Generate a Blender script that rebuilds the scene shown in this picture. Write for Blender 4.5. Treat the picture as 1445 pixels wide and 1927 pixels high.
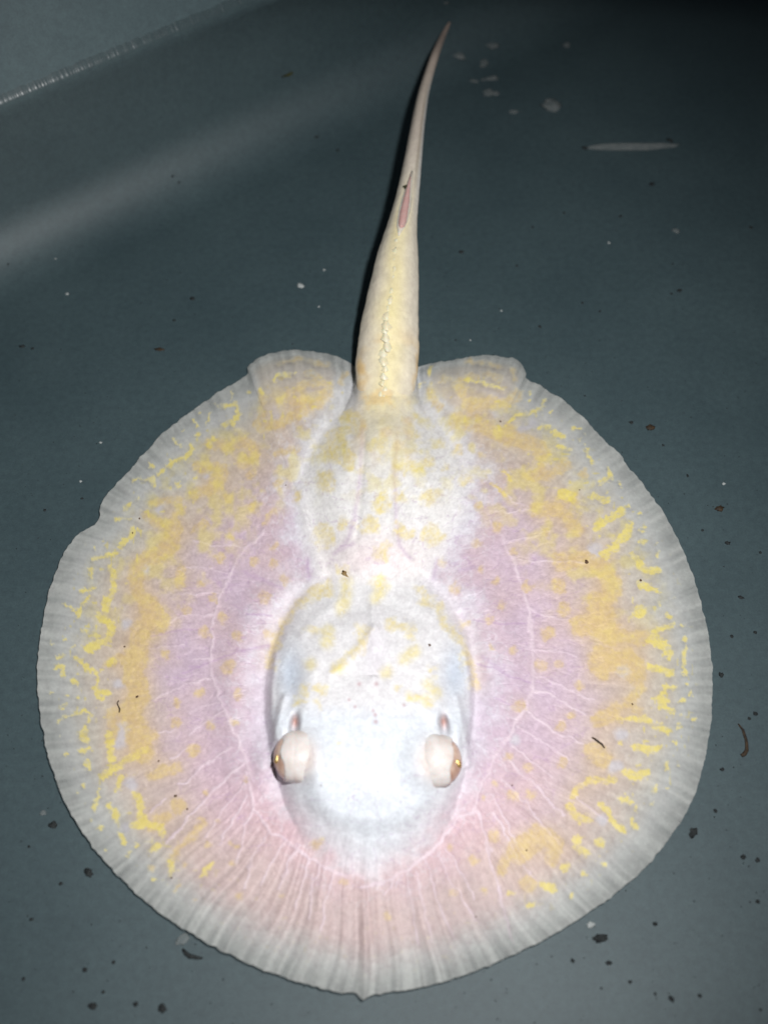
import bpy, bmesh, math, random
import numpy as np
from mathutils import Vector, Matrix

rad = math.radians
S = bpy.context.scene
for o in list(bpy.data.objects):
    bpy.data.objects.remove(o)
COL = S.collection
MM = 0.001

# ------------------------------------------------------------------ camera
PW, PH = 1445.0, 1927.0                 # size of the photograph in pixels
TILT, FOVY, DIST = rad(32), rad(46), 0.431
CAM = Vector((0, -DIST*math.sin(TILT), DIST*math.cos(TILT)))
cam = bpy.data.cameras.new('camera')
cam.sensor_fit = 'VERTICAL'
cam.sensor_height = 24
cam.lens = 12/math.tan(FOVY/2)
cam.clip_start, cam.clip_end = 0.01, 50
cam.dof.use_dof = True
cam.dof.focus_distance = 0.415
cam.dof.aperture_fstop = 5.0
camo = bpy.data.objects.new('camera', cam)
camo.location = CAM
camo.rotation_euler = (TILT, 0, 0)
COL.objects.link(camo)
S.camera = camo

# ------------------------------------------------------------------ light
w = bpy.data.worlds.new('World')
S.world = w
w.use_nodes = True
w.node_tree.nodes['Background'].inputs[0].default_value = (0.55, 0.72, 0.85, 1)
w.node_tree.nodes['Background'].inputs[1].default_value = 0.048
LIGHT = Vector((0.064, -0.155, 0.400))
AIM = Vector((-0.035, 0.004, 0.0))
lt = bpy.data.lights.new('torch_light', 'SPOT')
lt.energy = 11.9
lt.color = (1.0, 0.985, 0.975)
lt.shadow_soft_size = 0.011
lt.spot_size = rad(84)
lt.spot_blend = 1.0
lto = bpy.data.objects.new('torch_light', lt)
lto.location = LIGHT
lto.rotation_euler = (AIM - LIGHT).to_track_quat('-Z', 'Y').to_euler()
COL.objects.link(lto)

S.view_settings.view_transform = 'Standard'
S.view_settings.look = 'None'
S.view_settings.gamma = 1
S.view_settings.exposure = 0.0
S.render.engine = 'CYCLES'
S.cycles.max_bounces = 5; S.cycles.diffuse_bounces = 2; S.cycles.glossy_bounces = 2; S.cycles.transparent_max_bounces = 12
S.cycles.caustics_reflective = False; S.cycles.caustics_refractive = False
S.render.resolution_x, S.render.resolution_y = 767, 1024

# ------------------------------------------------------------------ helpers
TY = math.tan(FOVY/2)
CT, ST = math.cos(TILT), math.sin(TILT)
def ray_dir(u, v):
    x = (np.asarray(u, float)-PW/2)/(PH/2)*TY
    y = (PH/2-np.asarray(v, float))/(PH/2)*TY
    # camera axes in the world: right (1,0,0), up (0,ct,st), forward (0,st,-ct)
    return np.stack([x+0*y, y*CT+ST+0*x, y*ST-CT+0*x], -1)
def at(u, v, z=0.0):
    """point at height z that is seen at photo pixel u, v"""
    d = ray_dir(u, v)
    k = (np.asarray(z, float)-CAM.z)/d[..., 2]
    return np.array(CAM)+d*k[..., None]
def atv(u, v, z=0.0):
    return Vector(at(u, v, z).tolist())

def hash2(ix, iy, seed):
    n = (ix.astype(np.int64)*374761393+iy.astype(np.int64)*668265263+seed*1274126177) & 0xffffffff
    n = ((n ^ (n >> 13))*1274126177) & 0xffffffff
    return ((n ^ (n >> 16)) & 0xffff)/65535.0
def vnoise(x, y, seed=0):
    x = np.asarray(x, float); y = np.asarray(y, float)
    ix, iy = np.floor(x), np.floor(y)
    fx, fy = x-ix, y-iy
    fx = fx*fx*(3-2*fx); fy = fy*fy*(3-2*fy)
    a = hash2(ix, iy, seed); b = hash2(ix+1, iy, seed)
    c = hash2(ix, iy+1, seed); d = hash2(ix+1, iy+1, seed)
    return (a*(1-fx)+b*fx)*(1-fy)+(c*(1-fx)+d*fx)*fy
def fbm(x, y, seed=0, n=4):
    s = 0; a = 0.5; t = 0
    for i in range(n):
        s = s+a*vnoise(np.asarray(x)*2**i, np.asarray(y)*2**i, seed+i*17); t += a; a *= 0.5
    return s/t
def sstep(a, b, x):
    t = np.clip((np.asarray(x, float)-a)/(b-a), 0, 1)
    return t*t*(3-2*t)
def s2l(c):
    c = np.asarray(c, float)/255.0
    return np.where(c <= 0.04045, c/12.92, ((c+0.055)/1.055)**2.4)

def mesh_obj(name, verts, faces, mat, parent=None, smooth=True):
    me = bpy.data.meshes.new(name)
    me.from_pydata([tuple(map(float, p)) for p in verts], [], [tuple(map(int, f)) for f in faces])
    me.update()
    b_ = bmesh.new(); b_.from_mesh(me); bmesh.ops.recalc_face_normals(b_, faces=b_.faces); b_.to_mesh(me); b_.free()
    if smooth:
        me.polygons.foreach_set('use_smooth', [True]*len(me.polygons))
    if mat:
        me.materials.append(mat)
    o = bpy.data.objects.new(name, me)
    COL.objects.link(o)
    if parent:
        o.parent = parent
    return o
def tag(o, label=None, cat=None, group=None, kind=None):
    if label: o['label'] = label
    if cat: o['category'] = cat
    if group: o['group'] = group
    if kind: o['kind'] = kind
    return o

# ------------------------------------------------------------------ materials
def new_mat(name):
    m = bpy.data.materials.new(name)
    m.use_nodes = True
    nt = m.node_tree
    return m, nt, nt.nodes['Principled BSDF'], nt.nodes['Material Output']
def node(nt, typ, **kw):
    n = nt.nodes.new(typ)
    for k, v in kw.items():
        if k.startswith('in_'):
            n.inputs[k[3:].replace('_', ' ')].default_value = v
        else:
            setattr(n, k, v)
    return n

def mat_tub():
    m, nt, b, out = new_mat('grey_blue_plastic')
    tc = node(nt, 'ShaderNodeTexCoord')
    n1 = node(nt, 'ShaderNodeTexNoise'); n1.inputs['Scale'].default_value = 16; n1.inputs['Detail'].default_value = 8; n1.inputs['Roughness'].default_value = 0.62
    n2 = node(nt, 'ShaderNodeTexNoise'); n2.inputs['Scale'].default_value = 420; n2.inputs['Detail'].default_value = 3
    n3 = node(nt, 'ShaderNodeTexNoise'); n3.inputs['Scale'].default_value = 1500; n3.inputs['Detail'].default_value = 2
    for n in (n1, n2, n3): nt.links.new(tc.outputs['Object'], n.inputs['Vector'])
    r1 = node(nt, 'ShaderNodeValToRGB')
    r1.color_ramp.elements[0].position = 0.3; r1.color_ramp.elements[0].color = (0.039, 0.066, 0.075, 1)
    r1.color_ramp.elements[1].position = 0.7; r1.color_ramp.elements[1].color = (0.057, 0.090, 0.099, 1)
    nt.links.new(n1.outputs['Fac'], r1.inputs['Fac'])
    r2 = node(nt, 'ShaderNodeValToRGB')
    r2.color_ramp.elements[0].position = 0.3; r2.color_ramp.elements[0].color = (0.78, 0.78, 0.8, 1)
    r2.color_ramp.elements[1].position = 0.7; r2.color_ramp.elements[1].color = (1.2, 1.2, 1.18, 1)
    add = node(nt, 'ShaderNodeMath', operation='ADD'); add.use_clamp = False
    sc = node(nt, 'ShaderNodeMath', operation='MULTIPLY'); sc.inputs[1].default_value = 0.5
    nt.links.new(n2.outputs['Fac'], add.inputs[0]); nt.links.new(n3.outputs['Fac'], add.inputs[1])
    nt.links.new(add.outputs[0], sc.inputs[0]); nt.links.new(sc.outputs[0], r2.inputs['Fac'])
    mx = node(nt, 'ShaderNodeMix', data_type='RGBA', blend_type='MULTIPLY')
    mx.inputs[0].default_value = 1
    nt.links.new(r1.outputs[0], mx.inputs[6]); nt.links.new(r2.outputs[0], mx.inputs[7])
    nt.links.new(mx.outputs[2], b.inputs['Base Color'])
    b.inputs['Roughness'].default_value = 0.56
    b.inputs['Specular IOR Level'].default_value = 0.6
    bp = node(nt, 'ShaderNodeBump'); bp.inputs['Strength'].default_value = 0.12; bp.inputs['Distance'].default_value = 0.0004
    nt.links.new(sc.outputs[0], bp.inputs['Height']); nt.links.new(bp.outputs[0], b.inputs['Normal'])
    return m

def mat_water(tint, rough=0.0, gloss=1.0):
    m = bpy.data.materials.new('water')
    m.use_nodes = True
    nt = m.node_tree
    nt.nodes.remove(nt.nodes['Principled BSDF'])
    out = nt.nodes['Material Output']
    tr = node(nt, 'ShaderNodeBsdfTransparent'); tr.inputs[0].default_value = (*tint, 1)
    gl = node(nt, 'ShaderNodeBsdfGlossy'); gl.inputs['Roughness'].default_value = rough
    gl.inputs['Color'].default_value = (gloss, gloss, gloss, 1)
    fr = node(nt, 'ShaderNodeFresnel'); fr.inputs[0].default_value = 1.33
    mx = node(nt, 'ShaderNodeMixShader')
    nt.links.new(fr.outputs[0], mx.inputs[0]); nt.links.new(tr.outputs[0], mx.inputs[1]); nt.links.new(gl.outputs[0], mx.inputs[2])
    nt.links.new(mx.outputs[0], out.inputs['Surface'])
    return m

def mat_skin():
    m, nt, b, out = new_mat('albino_ray_skin')
    at_c = node(nt, 'ShaderNodeAttribute', attribute_name='pigment')
    at_t = node(nt, 'ShaderNodeAttribute', attribute_name='sheer')
    tc = node(nt, 'ShaderNodeTexCoord')
    n = node(nt, 'ShaderNodeTexNoise'); n.inputs['Scale'].default_value = 700; n.inputs['Detail'].default_value = 4
    n2 = node(nt, 'ShaderNodeTexNoise'); n2.inputs['Scale'].default_value = 380; n2.inputs['Detail'].default_value = 6; n2.inputs['Roughness'].default_value = 0.65
    nt.links.new(tc.outputs['Object'], n.inputs['Vector']); nt.links.new(tc.outputs['Object'], n2.inputs['Vector'])
    r = node(nt, 'ShaderNodeValToRGB')
    r.color_ramp.elements[0].position = 0.30; r.color_ramp.elements[0].color = (0.89, 0.87, 0.88, 1)
    r.color_ramp.elements[1].position = 0.62; r.color_ramp.elements[1].color = (1.03, 1.03, 1.03, 1)
    nt.links.new(n2.outputs['Fac'], r.inputs['Fac'])
    mx = node(nt, 'ShaderNodeMix', data_type='RGBA', blend_type='MULTIPLY'); mx.inputs[0].default_value = 1
    nt.links.new(at_c.outputs['Color'], mx.inputs[6]); nt.links.new(r.outputs[0], mx.inputs[7])
    nt.links.new(mx.outputs[2], b.inputs['Base Color'])
    b.inputs['Roughness'].default_value = 0.5
    b.inputs['Specular IOR Level'].default_value = 0.3
    bp = node(nt, 'ShaderNodeBump'); bp.inputs['Strength'].default_value = 0.35; bp.inputs['Distance'].default_value = 0.0005
    nt.links.new(n.outputs['Fac'], bp.inputs['Height']); nt.links.new(bp.outputs[0], b.inputs['Normal'])
    tr = node(nt, 'ShaderNodeBsdfTransparent'); tr.inputs[0].default_value = (0.93, 0.95, 0.96, 1)
    ms = node(nt, 'ShaderNodeMixShader')
    nt.links.new(at_t.outputs['Fac'], ms.inputs[0]); nt.links.new(b.outputs[0], ms.inputs[1]); nt.links.new(tr.outputs[0], ms.inputs[2])
    nt.links.new(ms.outputs[0], out.inputs['Surface'])
    return m

def mat_simple(name, colA, colB, rough=0.5, scale=300, metallic=0, sss=0, spec=0.4, coat=0, alpha=1.0, bump=0.3):
    m, nt, b, out = new_mat(name)
    tc = node(nt, 'ShaderNodeTexCoord')
    n = node(nt, 'ShaderNodeTexNoise'); n.inputs['Scale'].default_value = scale; n.inputs['Detail'].default_value = 4
    nt.links.new(tc.outputs['Object'], n.inputs['Vector'])
    r = node(nt, 'ShaderNodeValToRGB')
    r.color_ramp.elements[0].position = 0.35; r.color_ramp.elements[0].color = (*colA, 1)
    r.color_ramp.elements[1].position = 0.65; r.color_ramp.elements[1].color = (*colB, 1)
    nt.links.new(n.outputs['Fac'], r.inputs['Fac']); nt.links.new(r.outputs[0], b.inputs['Base Color'])
    b.inputs['Roughness'].default_value = rough
    b.inputs['Metallic'].default_value = metallic
    b.inputs['Specular IOR Level'].default_value = spec
    b.inputs['Coat Weight'].default_value = coat
    b.inputs['Coat Roughness'].default_value = 0.06
    b.inputs['Alpha'].default_value = alpha
    if sss:
        b.inputs['Subsurface Weight'].default_value = sss
        b.inputs['Subsurface Radius'].default_value = (1, 0.5, 0.4)
        b.inputs['Subsurface Scale'].default_value = 0.0015
    bp = node(nt, 'ShaderNodeBump'); bp.inputs['Strength'].default_value = bump; bp.inputs['Distance'].default_value = 0.0003
    nt.links.new(n.outputs['Fac'], bp.inputs['Height']); nt.links.new(bp.outputs[0], b.inputs['Normal'])
    return m

M_TUB = mat_tub()
M_WATER = mat_water((0.825, 0.835, 0.84))
M_MENISCUS = mat_water((0.86, 0.87, 0.87), 0.30)
M_SKIN = mat_skin()
M_EYE = mat_simple('eye_skin', (0.76, 0.66, 0.61), (0.86, 0.80, 0.77), 0.5, 220, sss=0.3, coat=0.15, bump=0.2)
M_IRIS = mat_simple('copper_iris', (0.52, 0.31, 0.23), (0.80, 0.60, 0.49), 0.35, 300, coat=0.4, bump=0.3)
M_GOLD = mat_simple('gold_glint', (0.95, 0.60, 0.22), (1.0, 0.80, 0.36), 0.5, 900, metallic=1.0, bump=0.5)  # metallic colour for the gold glint of eye shine
M_SPECK = mat_simple('brown_speck', (0.06, 0.03, 0.015), (0.20, 0.11, 0.05), 0.7, 700)
M_TAN = mat_simple('tan_detritus', (0.16, 0.09, 0.03), (0.42, 0.29, 0.13), 0.7, 700)
M_THORN = mat_simple('thorn', (0.84, 0.73, 0.46), (0.90, 0.83, 0.64), 0.4, 400, sss=0.2)
M_STING = mat_simple('pink_sting', (0.66, 0.38, 0.35), (0.72, 0.47, 0.43), 0.45, 300, sss=0.2)
M_SHEATH = mat_simple('sting_sheath', (0.80, 0.72, 0.60), (0.86, 0.80, 0.70), 0.45, 300, sss=0.2)
M_DARK = mat_simple('dark_detritus', (0.008, 0.010, 0.011), (0.03, 0.034, 0.034), 0.8, 900)
M_BROWN = mat_simple('brown_detritus', (0.016, 0.010, 0.005), (0.065, 0.038, 0.017), 0.7, 700)
M_PALE = mat_simple('pale_detritus', (0.26, 0.29, 0.29), (0.38, 0.40, 0.39), 0.7, 600, alpha=0.38)
M_WHITE = mat_simple('white_detritus', (0.42, 0.45, 0.45), (0.6, 0.62, 0.6), 0.6, 600, alpha=0.85)
M_GREEN = mat_simple('green_detritus', (0.02, 0.022, 0.006), (0.07, 0.07, 0.02), 0.7, 700)

# ------------------------------------------------------------------ the tub
RF, WANG = 0.030, rad(70)
ZF = RF*(1-math.cos(WANG)); SF = RF*math.sin(WANG)
RIM_Z = 0.125
def wall_s(z):
    if z <= 0: return 0.0
    if z < ZF: return math.sqrt(max(0, RF*RF-(RF-z)**2))
    return SF+(z-ZF)/math.tan(WANG)
BA, BB = atv(0, 505, 0.004), atv(720, 172, 0.004)     # the bright band on the rounded foot of the wall
DV = (BB-BA); DV.z = 0; DV.normalize()                # along the wall
NV = Vector((-DV.y, DV.x, 0))                         # outward
S0 = NV.dot(BA)-wall_s(0.004)                         # floor edge: NV.p = S0
def tub_hit(u, v):
    """where the view ray meets the long wall"""
    lo, hi = 0.0, 0.3
    f = lambda z: NV.dot(atv(u, v, z))-S0-wall_s(z)
    for _ in range(60):
        mid = (lo+hi)/2
        if f(mid) > 0: lo = mid
        else: hi = mid
    return (lo+hi)/2
ZW = tub_hit(245, 97)                                 # water level, from the waterline on the wall
print('px spacing along wall', [round(DV.dot(atv(u, v, ZW))*1000) for u, v in ((0, 195), (190, 115), (490, 0))])
print('water level', ZW, 'ends', tub_hit(0, 195), tub_hit(490, 0), 'wall dir', DV)
corn = [atv(u, v, 0) for u, v in ((0, 0), (1445, 0), (0, 1927), (1445, 1927))]
DA0 = min(DV.dot(c) for c in corn)-0.10; DA1 = max(DV.dot(c) for c in corn)+0.07
NB = min(NV.dot(c) for c in corn)-0.07
RC = 0.07
def tub_outline(k=14):
    pts = []
    for (ca, cb, a0) in ((DA1-RC, S0-RC, 0), (DA0+RC, S0-RC, 90), (DA0+RC, NB+RC, 180), (DA1-RC, NB+RC, 270)):
        for i in range(k+1):
            a = rad(a0+90*i/k)
            nx, ny = math.cos(a), math.sin(a)
            pts.append((DV*(ca+RC*nx)+NV*(cb+RC*ny), DV*nx+NV*ny))
    return pts
OUTL = tub_outline()
prof = [(-0.05, 0), (-0.02, 0), (-0.001, 0), (0, 0)]
for i in range(1, 15):
    a = WANG*i/14
    prof.append((RF*math.sin(a), RF*(1-math.cos(a))))
for z in np.linspace(ZF, RIM_Z, 9)[1:]:
    prof.append((SF+(z-ZF)/math.tan(WANG), z))
s1 = prof[-1][0]
prof += [(s1+0.001, RIM_Z+0.002), (s1+0.004, RIM_Z+0.003), (s1+0.020, RIM_Z+0.003), (s1+0.0225, RIM_Z+0.0015), (s1+0.023, RIM_Z-0.012),
         (s1+0.020, RIM_Z-0.012), (s1+0.019, RIM_Z-0.001), (s1+0.004, RIM_Z-0.001), (SF+0.004, ZF), (SF*0.7+0.003, ZF*0.2), (0, -0.003)]
V, F = [], []
n = len(OUTL)
for (s, z) in prof:
    for p, nn in OUTL:
        q = p+nn*s
        V.append((q.x, q.y, z))
for j in range(len(prof)-1):
    for i in range(n):
        F.append((j*n+i, j*n+(i+1) % n, (j+1)*n+(i+1) % n, (j+1)*n+i))
pc_ = (OUTL[0][0]+OUTL[30][0])/2
V.append((pc_.x, pc_.y, 0))
for i in range(n): F.append(((i+1) % n, i, len(V)-1))
F.append(tuple(reversed([(len(prof)-1)*n+i for i in range(n)])))
tub = mesh_obj('plastic_tub', V, F, M_TUB)
tag(tub, 'grey blue plastic tub with rounded sloping wall holding shallow water', 'tub')

# water surface with a meniscus creeping up the wall
random.seed(5)
V, F = [], []
rings = [(-x*MM, 2.9*MM*math.exp(-x/0.62) if x < 9 else 0.0) for x in (60, 30, 12, 6, 3.5, 2.2, 1.5, 1.05, .75, .5, .3, .15, 0.0)]
WO = []
for (ca, cb, a0) in ((DA1-RC, S0-RC, 0), (DA0+RC, S0-RC, 90), (DA0+RC, NB+RC, 180), (DA1-RC, NB+RC, 270)):
    for i in range(13):
        a = rad(a0+90*i/12)
        WO.append((DV*(ca+RC*math.cos(a))+NV*(cb+RC*math.sin(a)), DV*math.cos(a)+NV*math.sin(a)))
    if a0 == 0:      # many points along the wall in view
        p0 = WO[-1][0]; p1 = DV*(DA0+RC)+NV*S0
        for i in range(1, 2200):
            WO.append((p0.lerp(p1, i/2200), NV.copy()))
n = len(WO)
WT = np.array([DV.dot(p) for p, nn in WO])*1000
calm = sstep(-185, -150, WT)
WOB = 1+0.45*((fbm(WT*0.35, WT*0+3.3, 9, 3)-.5)*2*(1-0.6*calm)+0.7*calm)+0.5*(vnoise(WT*1.2, WT*0+7.7, 4)-.5)*(1-0.55*calm)+0.22*(vnoise(WT*2.9, WT*0+1.7, 6)-.5)
for k, (off, dz) in enumerate(rings):
    for i, (p, nn) in enumerate(WO):
        z = ZW+dz*float(WOB[i])
        q = p+nn*(wall_s(z)+off+(0.00005 if off == 0 else 0))
        V.append((q.x, q.y, z))
for k in range(len(rings)-1):
    for i in range(n):
        F.append((k*n+i, k*n+(i+1) % n, (k+1)*n+(i+1) % n, (k+1)*n+i))
V.append((pc_.x, pc_.y, ZW))
for i in range(n): F.append(((i+1) % n, i, len(V)-1))
water = mesh_obj('water', V, F, M_WATER)
water.data.materials.append(M_MENISCUS)
for p in water.data.polygons:
    if min(water.data.vertices[i].co.z for i in p.vertices) > ZW+0.00008: p.material_index = 1
if sum(p.normal.z*p.area for p in water.data.polygons) < 0:
    water.data.flip_normals()
tag(water, 'clear shallow water with a bright meniscus along the tub wall', 'water', kind='structure')

# ------------------------------------------------------------------ the ray: outline in photo pixels
OUT = [(685,1881),(678,1877),(670,1869),(640,1867),(600,1859),(550,1845),(500,1827),(450,1805),(400,1780),(350,1751),(300,1717),(255,1680),(215,1640),
 (180,1600),(150,1558),(125,1514),(105,1468),(90,1420),(80,1370),(73,1320),(70,1270),(73,1220),(80,1170),(92,1120),(106,1072),(126,1030),(150,1002),
 (176,988),(187,974),(188,960),(192,944),(215,915),(244,886),(270,852),(300,822),(340,787),(380,758),(420,733),(452,714),(466,702),(466,690),(480,676),
 (510,664),(550,658),(600,663),(640,673),(662,686),(690,700),(725,703),(765,700),(787,690),(820,681),(870,673),(920,668),(962,674),(984,687),(990,702),(990,713),
 (1020,727),(1060,753),(1100,789),(1140,829),(1165,854),(1173,862),(1175,870),(1205,905),(1240,952),(1270,1002),(1295,1060),(1315,1120),(1330,1180),(1339,1240),
 (1341,1300),(1337,1360),(1328,1420),(1315,1470),(1295,1520),(1265,1570),(1225,1620),(1180,1664),(1130,1701),(1080,1735),(1020,1770),(960,1800),
 (900,1825),(840,1846),(780,1861),(720,1870),(700,1871),(693,1876)]
def closed_resample(P, n):
    P = np.array(P, float); m = len(P)
    pts = []
    for i in range(m):
        p0, p1, p2, p3 = P[i-1], P[i], P[(i+1) % m], P[(i+2) % m]
        for t in np.linspace(0, 1, 12, endpoint=False):
            c = 0.5*((2*p1)+(-p0+p2)*t+(2*p0-5*p1+4*p2-p3)*t*t+(-p0+3*p1-3*p2+p3)*t**3)
            l = p1*(1-t)+p2*t
            pts.append(0.65*c+0.35*l)
    pts = np.array(pts)
    d = np.r_[0, np.cumsum(np.linalg.norm(np.roll(pts, -1, 0)-pts, axis=1))]
    q = np.linspace(0, d[-1], n, endpoint=False)
    pp = np.vstack([pts, pts[:1]])
    return np.stack([np.interp(q, d, pp[:, 0]), np.interp(q, d, pp[:, 1])], 1)
NA, NR = 1560, 270
CX, CY = 702.0, 1270.0
OP = closed_resample(OUT, NA)
_dv = OP-np.array([CX, CY]); _rr = np.linalg.norm(_dv, axis=1)
_ii = np.arange(NA)
OP = np.array([CX, CY])+_dv*(1+((fbm(_ii*0.16, _ii*0+.5, 3, 3)-.5)*7/_rr)[:, None])   # uneven fin edge
_ang = np.arctan2(OP[:, 1]-CY, OP[:, 0]-CX); _R = np.linalg.norm(OP-np.array([CX, CY]), axis=1)
_o = np.argsort(_ang); ANG = np.r_[_ang[_o][-1]-2*np.pi, _ang[_o], _ang[_o][0]+2*np.pi]; RAD_ = np.r_[_R[_o][-1], _R[_o], _R[_o][0]]
def rho_of(u, v):
    th = np.arctan2(v-CY, u-CX); r = np.hypot(u-CX, v-CY)
    return r/np.interp(th, ANG, RAD_), th

def poly_sd(u, v, poly):
    """distance inside a closed outline (positive inside)"""
    P = np.array(poly, float); m = len(P)
    d = np.full(u.shape, 1e9); ins = np.zeros(u.shape, bool)
    for i in range(m):
        ax, ay = P[i]; bx, by = P[(i+1) % m]
        ex, ey = bx-ax, by-ay
        t = np.clip(((u-ax)*ex+(v-ay)*ey)/(ex*ex+ey*ey+1e-9), 0, 1)
        d = np.minimum(d, np.hypot(u-ax-t*ex, v-ay-t*ey))
        if by != ay:
            c = ((ay > v) != (by > v)) & (u < (bx-ax)*(v-ay)/(by-ay)+ax)
            ins ^= c
    return np.where(ins, d, -d)
def line_d(u, v, pts):
    d = np.full(u.shape, 1e9)
    for (ax, ay), (bx, by) in zip(pts[:-1], pts[1:]):
        ex, ey = bx-ax, by-ay
        t = np.clip(((u-ax)*ex+(v-ay)*ey)/(ex*ex+ey*ey+1e-9), 0, 1)
        d = np.minimum(d, np.hypot(u-ax-t*ex, v-ay-t*ey))
    return d

HEAD = [(640,1065),(600,1092),(560,1128),(526,1180),(506,1240),(497,1300),(498,1360),(508,1410),(521,1465),(538,1520),(572,1590),(630,1645),(700,1668),
        (770,1645),(826,1590),(856,1520),(873,1465),(884,1405),(893,1335),(894,1270),(882,1200),(852,1145),(808,1090),(765,1060),(700,1050)]
BELLY = [(655,748),(620,795),(586,850),(563,905),(568,960),(588,1030),(604,1085),(650,1120),(700,1140),(755,1120),(808,1082),(832,1030),(868,960),(878,900),(850,830),(806,770),(788,742),(725,715)]
PELV_L = [(462,692),(480,674),(510,662),(550,656),(600,661),(636,674),(648,700),(640,735),(612,765),(560,792),(500,805),(478,800),(474,750)]
PELV_R = [(786,700),(820,679),(870,671),(920,666),(964,672),(987,687),(993,704),(988,722),(972,755),(940,778),(890,788),(840,778),(806,748)]
SKULL = [(600,1180),(560,1290),(556,1340),(575,1400),(575,1450),(580,1510),(620,1552),(700,1566),(775,1552),(815,1510),(815,1450),(815,1400),(836,1345),(830,1290),(800,1180),(700,1140)]

# tail centre line: pixel, height (mm), half width (px), height/width
zt = tub_hit(847, 42)
TP = [(721,775,2.0,34,.4),(724,748,5.6,50,.60),(727,705,9.2,58,.70),(730,660,12.6,57,.80),(733,620,16.5,53,.9),(737,580,20,48.5,.92),(743,530,24,43,.95),(749,480,27.5,36.5,.95),(756,430,30,27.5,1),
      (765,380,32,21.5,1),(773,330,33,17.5,1.05),(780,280,33,14.5,1.15),(787,230,32,12,1.2),(796,180,30,9.8,1.1),(807,140,28,8.3,1),(820,100,26,7,1),(834,66,zt*1000+3,5,1),(845,44,zt*1000+1.2,2.2,1)]
tp = np.array(TP, float)
tq = np.linspace(0, len(tp)-1, 190)
def cat(tp, t):
    i = np.clip(t.astype(int), 0, len(tp)-2); f = (t-i)[:, None]
    p0 = tp[np.maximum(i-1, 0)]; p1 = tp[i]; p2 = tp[i+1]; p3 = tp[np.minimum(i+2, len(tp)-1)]
    return 0.5*((2*p1)+(-p0+p2)*f+(2*p0-5*p1+4*p2-p3)*f*f+(-p0+3*p1-3*p2+p3)*f**3)
tc_ = cat(tp, tq)
TC = at(tc_[:, 0], tc_[:, 1], tc_[:, 2]*MM)
TPX = np.linalg.norm(at(tc_[:, 0]+1, tc_[:, 1], tc_[:, 2]*MM)-TC, axis=1)
TRd = tc_[:, 3]*TPX
tan = np.gradient(TC, axis=0); tan /= np.linalg.norm(tan, axis=1)[:, None]
sid = np.cross(tan, np.array([0, 0, 1.0])); sid /= np.linalg.norm(sid, axis=1)[:, None]
upv = np.cross(sid, tan)
TTOP = TC+upv*(TRd*tc_[:, 4])[:, None]
def to_px(P):
    d = np.asarray(P)-np.array(CAM)
    y = d[..., 1]*CT+d[..., 2]*ST; f = d[..., 1]*ST-d[..., 2]*CT
    return PW/2+d[..., 0]/f/TY*PH/2, PH/2-y/f/TY*PH/2
TT_U, TT_V = to_px(TTOP)
_o = np.argsort(TT_V); TT_V = TT_V[_o]; TT_U = TT_U[_o]; TT_Z = TTOP[_o, 2]*1000; TT_W = tc_[_o, 3]; TT_R = (TRd*tc_[:, 4])[_o]*1000
EYES = ((556, 1424, -1), (827, 1431, 1))
RIDGES = [([(566,930),(578,990),(594,1040),(604,1080),(585,1112),(552,1145)], 12, 0.8), ([(872,940),(856,990),(832,1040),(810,1074),(830,1110),(858,1145)], 12, 0.8),
          ([(700,1120),(703,1170),(706,1215)], 11, 0.9), ([(703,1180),(680,1215),(650,1250),(622,1268)], 9, 0.6), ([(708,1180),(732,1220),(762,1252),(790,1268)], 9, 0.6),
          ([(640,1130),(600,1160),(570,1195)], 10, 0.5), ([(770,1130),(810,1160),(838,1195)], 10, 0.5),
          ([(520,1230),(512,1290),(512,1350),(520,1390)], 5, 0.7), ([(876,1230),(884,1290),(884,1350),(876,1395)], 5, 0.7), ([(536,1310),(524,1350),(512,1400),(512,1440)], 6, 1.0), ([(858,1310),(868,1350),(880,1400),(880,1440)], 6, 1.0),
          ([(676,1570),(700,1575),(724,1570)], 30, 0.5)]
_tt = np.interp([690, 702, 714, 726, 745], TT_V, TT_Z)
ROOT_V = [690, 702, 714, 726, 745, 768, 795, 835, 890, 960, 1060, 1160]
ROOT_Z = [_tt[0]-7, _tt[1]-6, _tt[2]-2.5, _tt[3]-0.1, _tt[4]+0.6, _tt[4]+0.5, _tt[4]+0.1, _tt[4]-0.5, _tt[4]-1.0, _tt[4]-1.8, _tt[4]-4, _tt[4]-12]
ROOT_W = [58, 58, 59, 61, 64, 72, 86, 104, 122, 130, 120, 100]
print('tail root', ROOT_Z)
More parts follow.
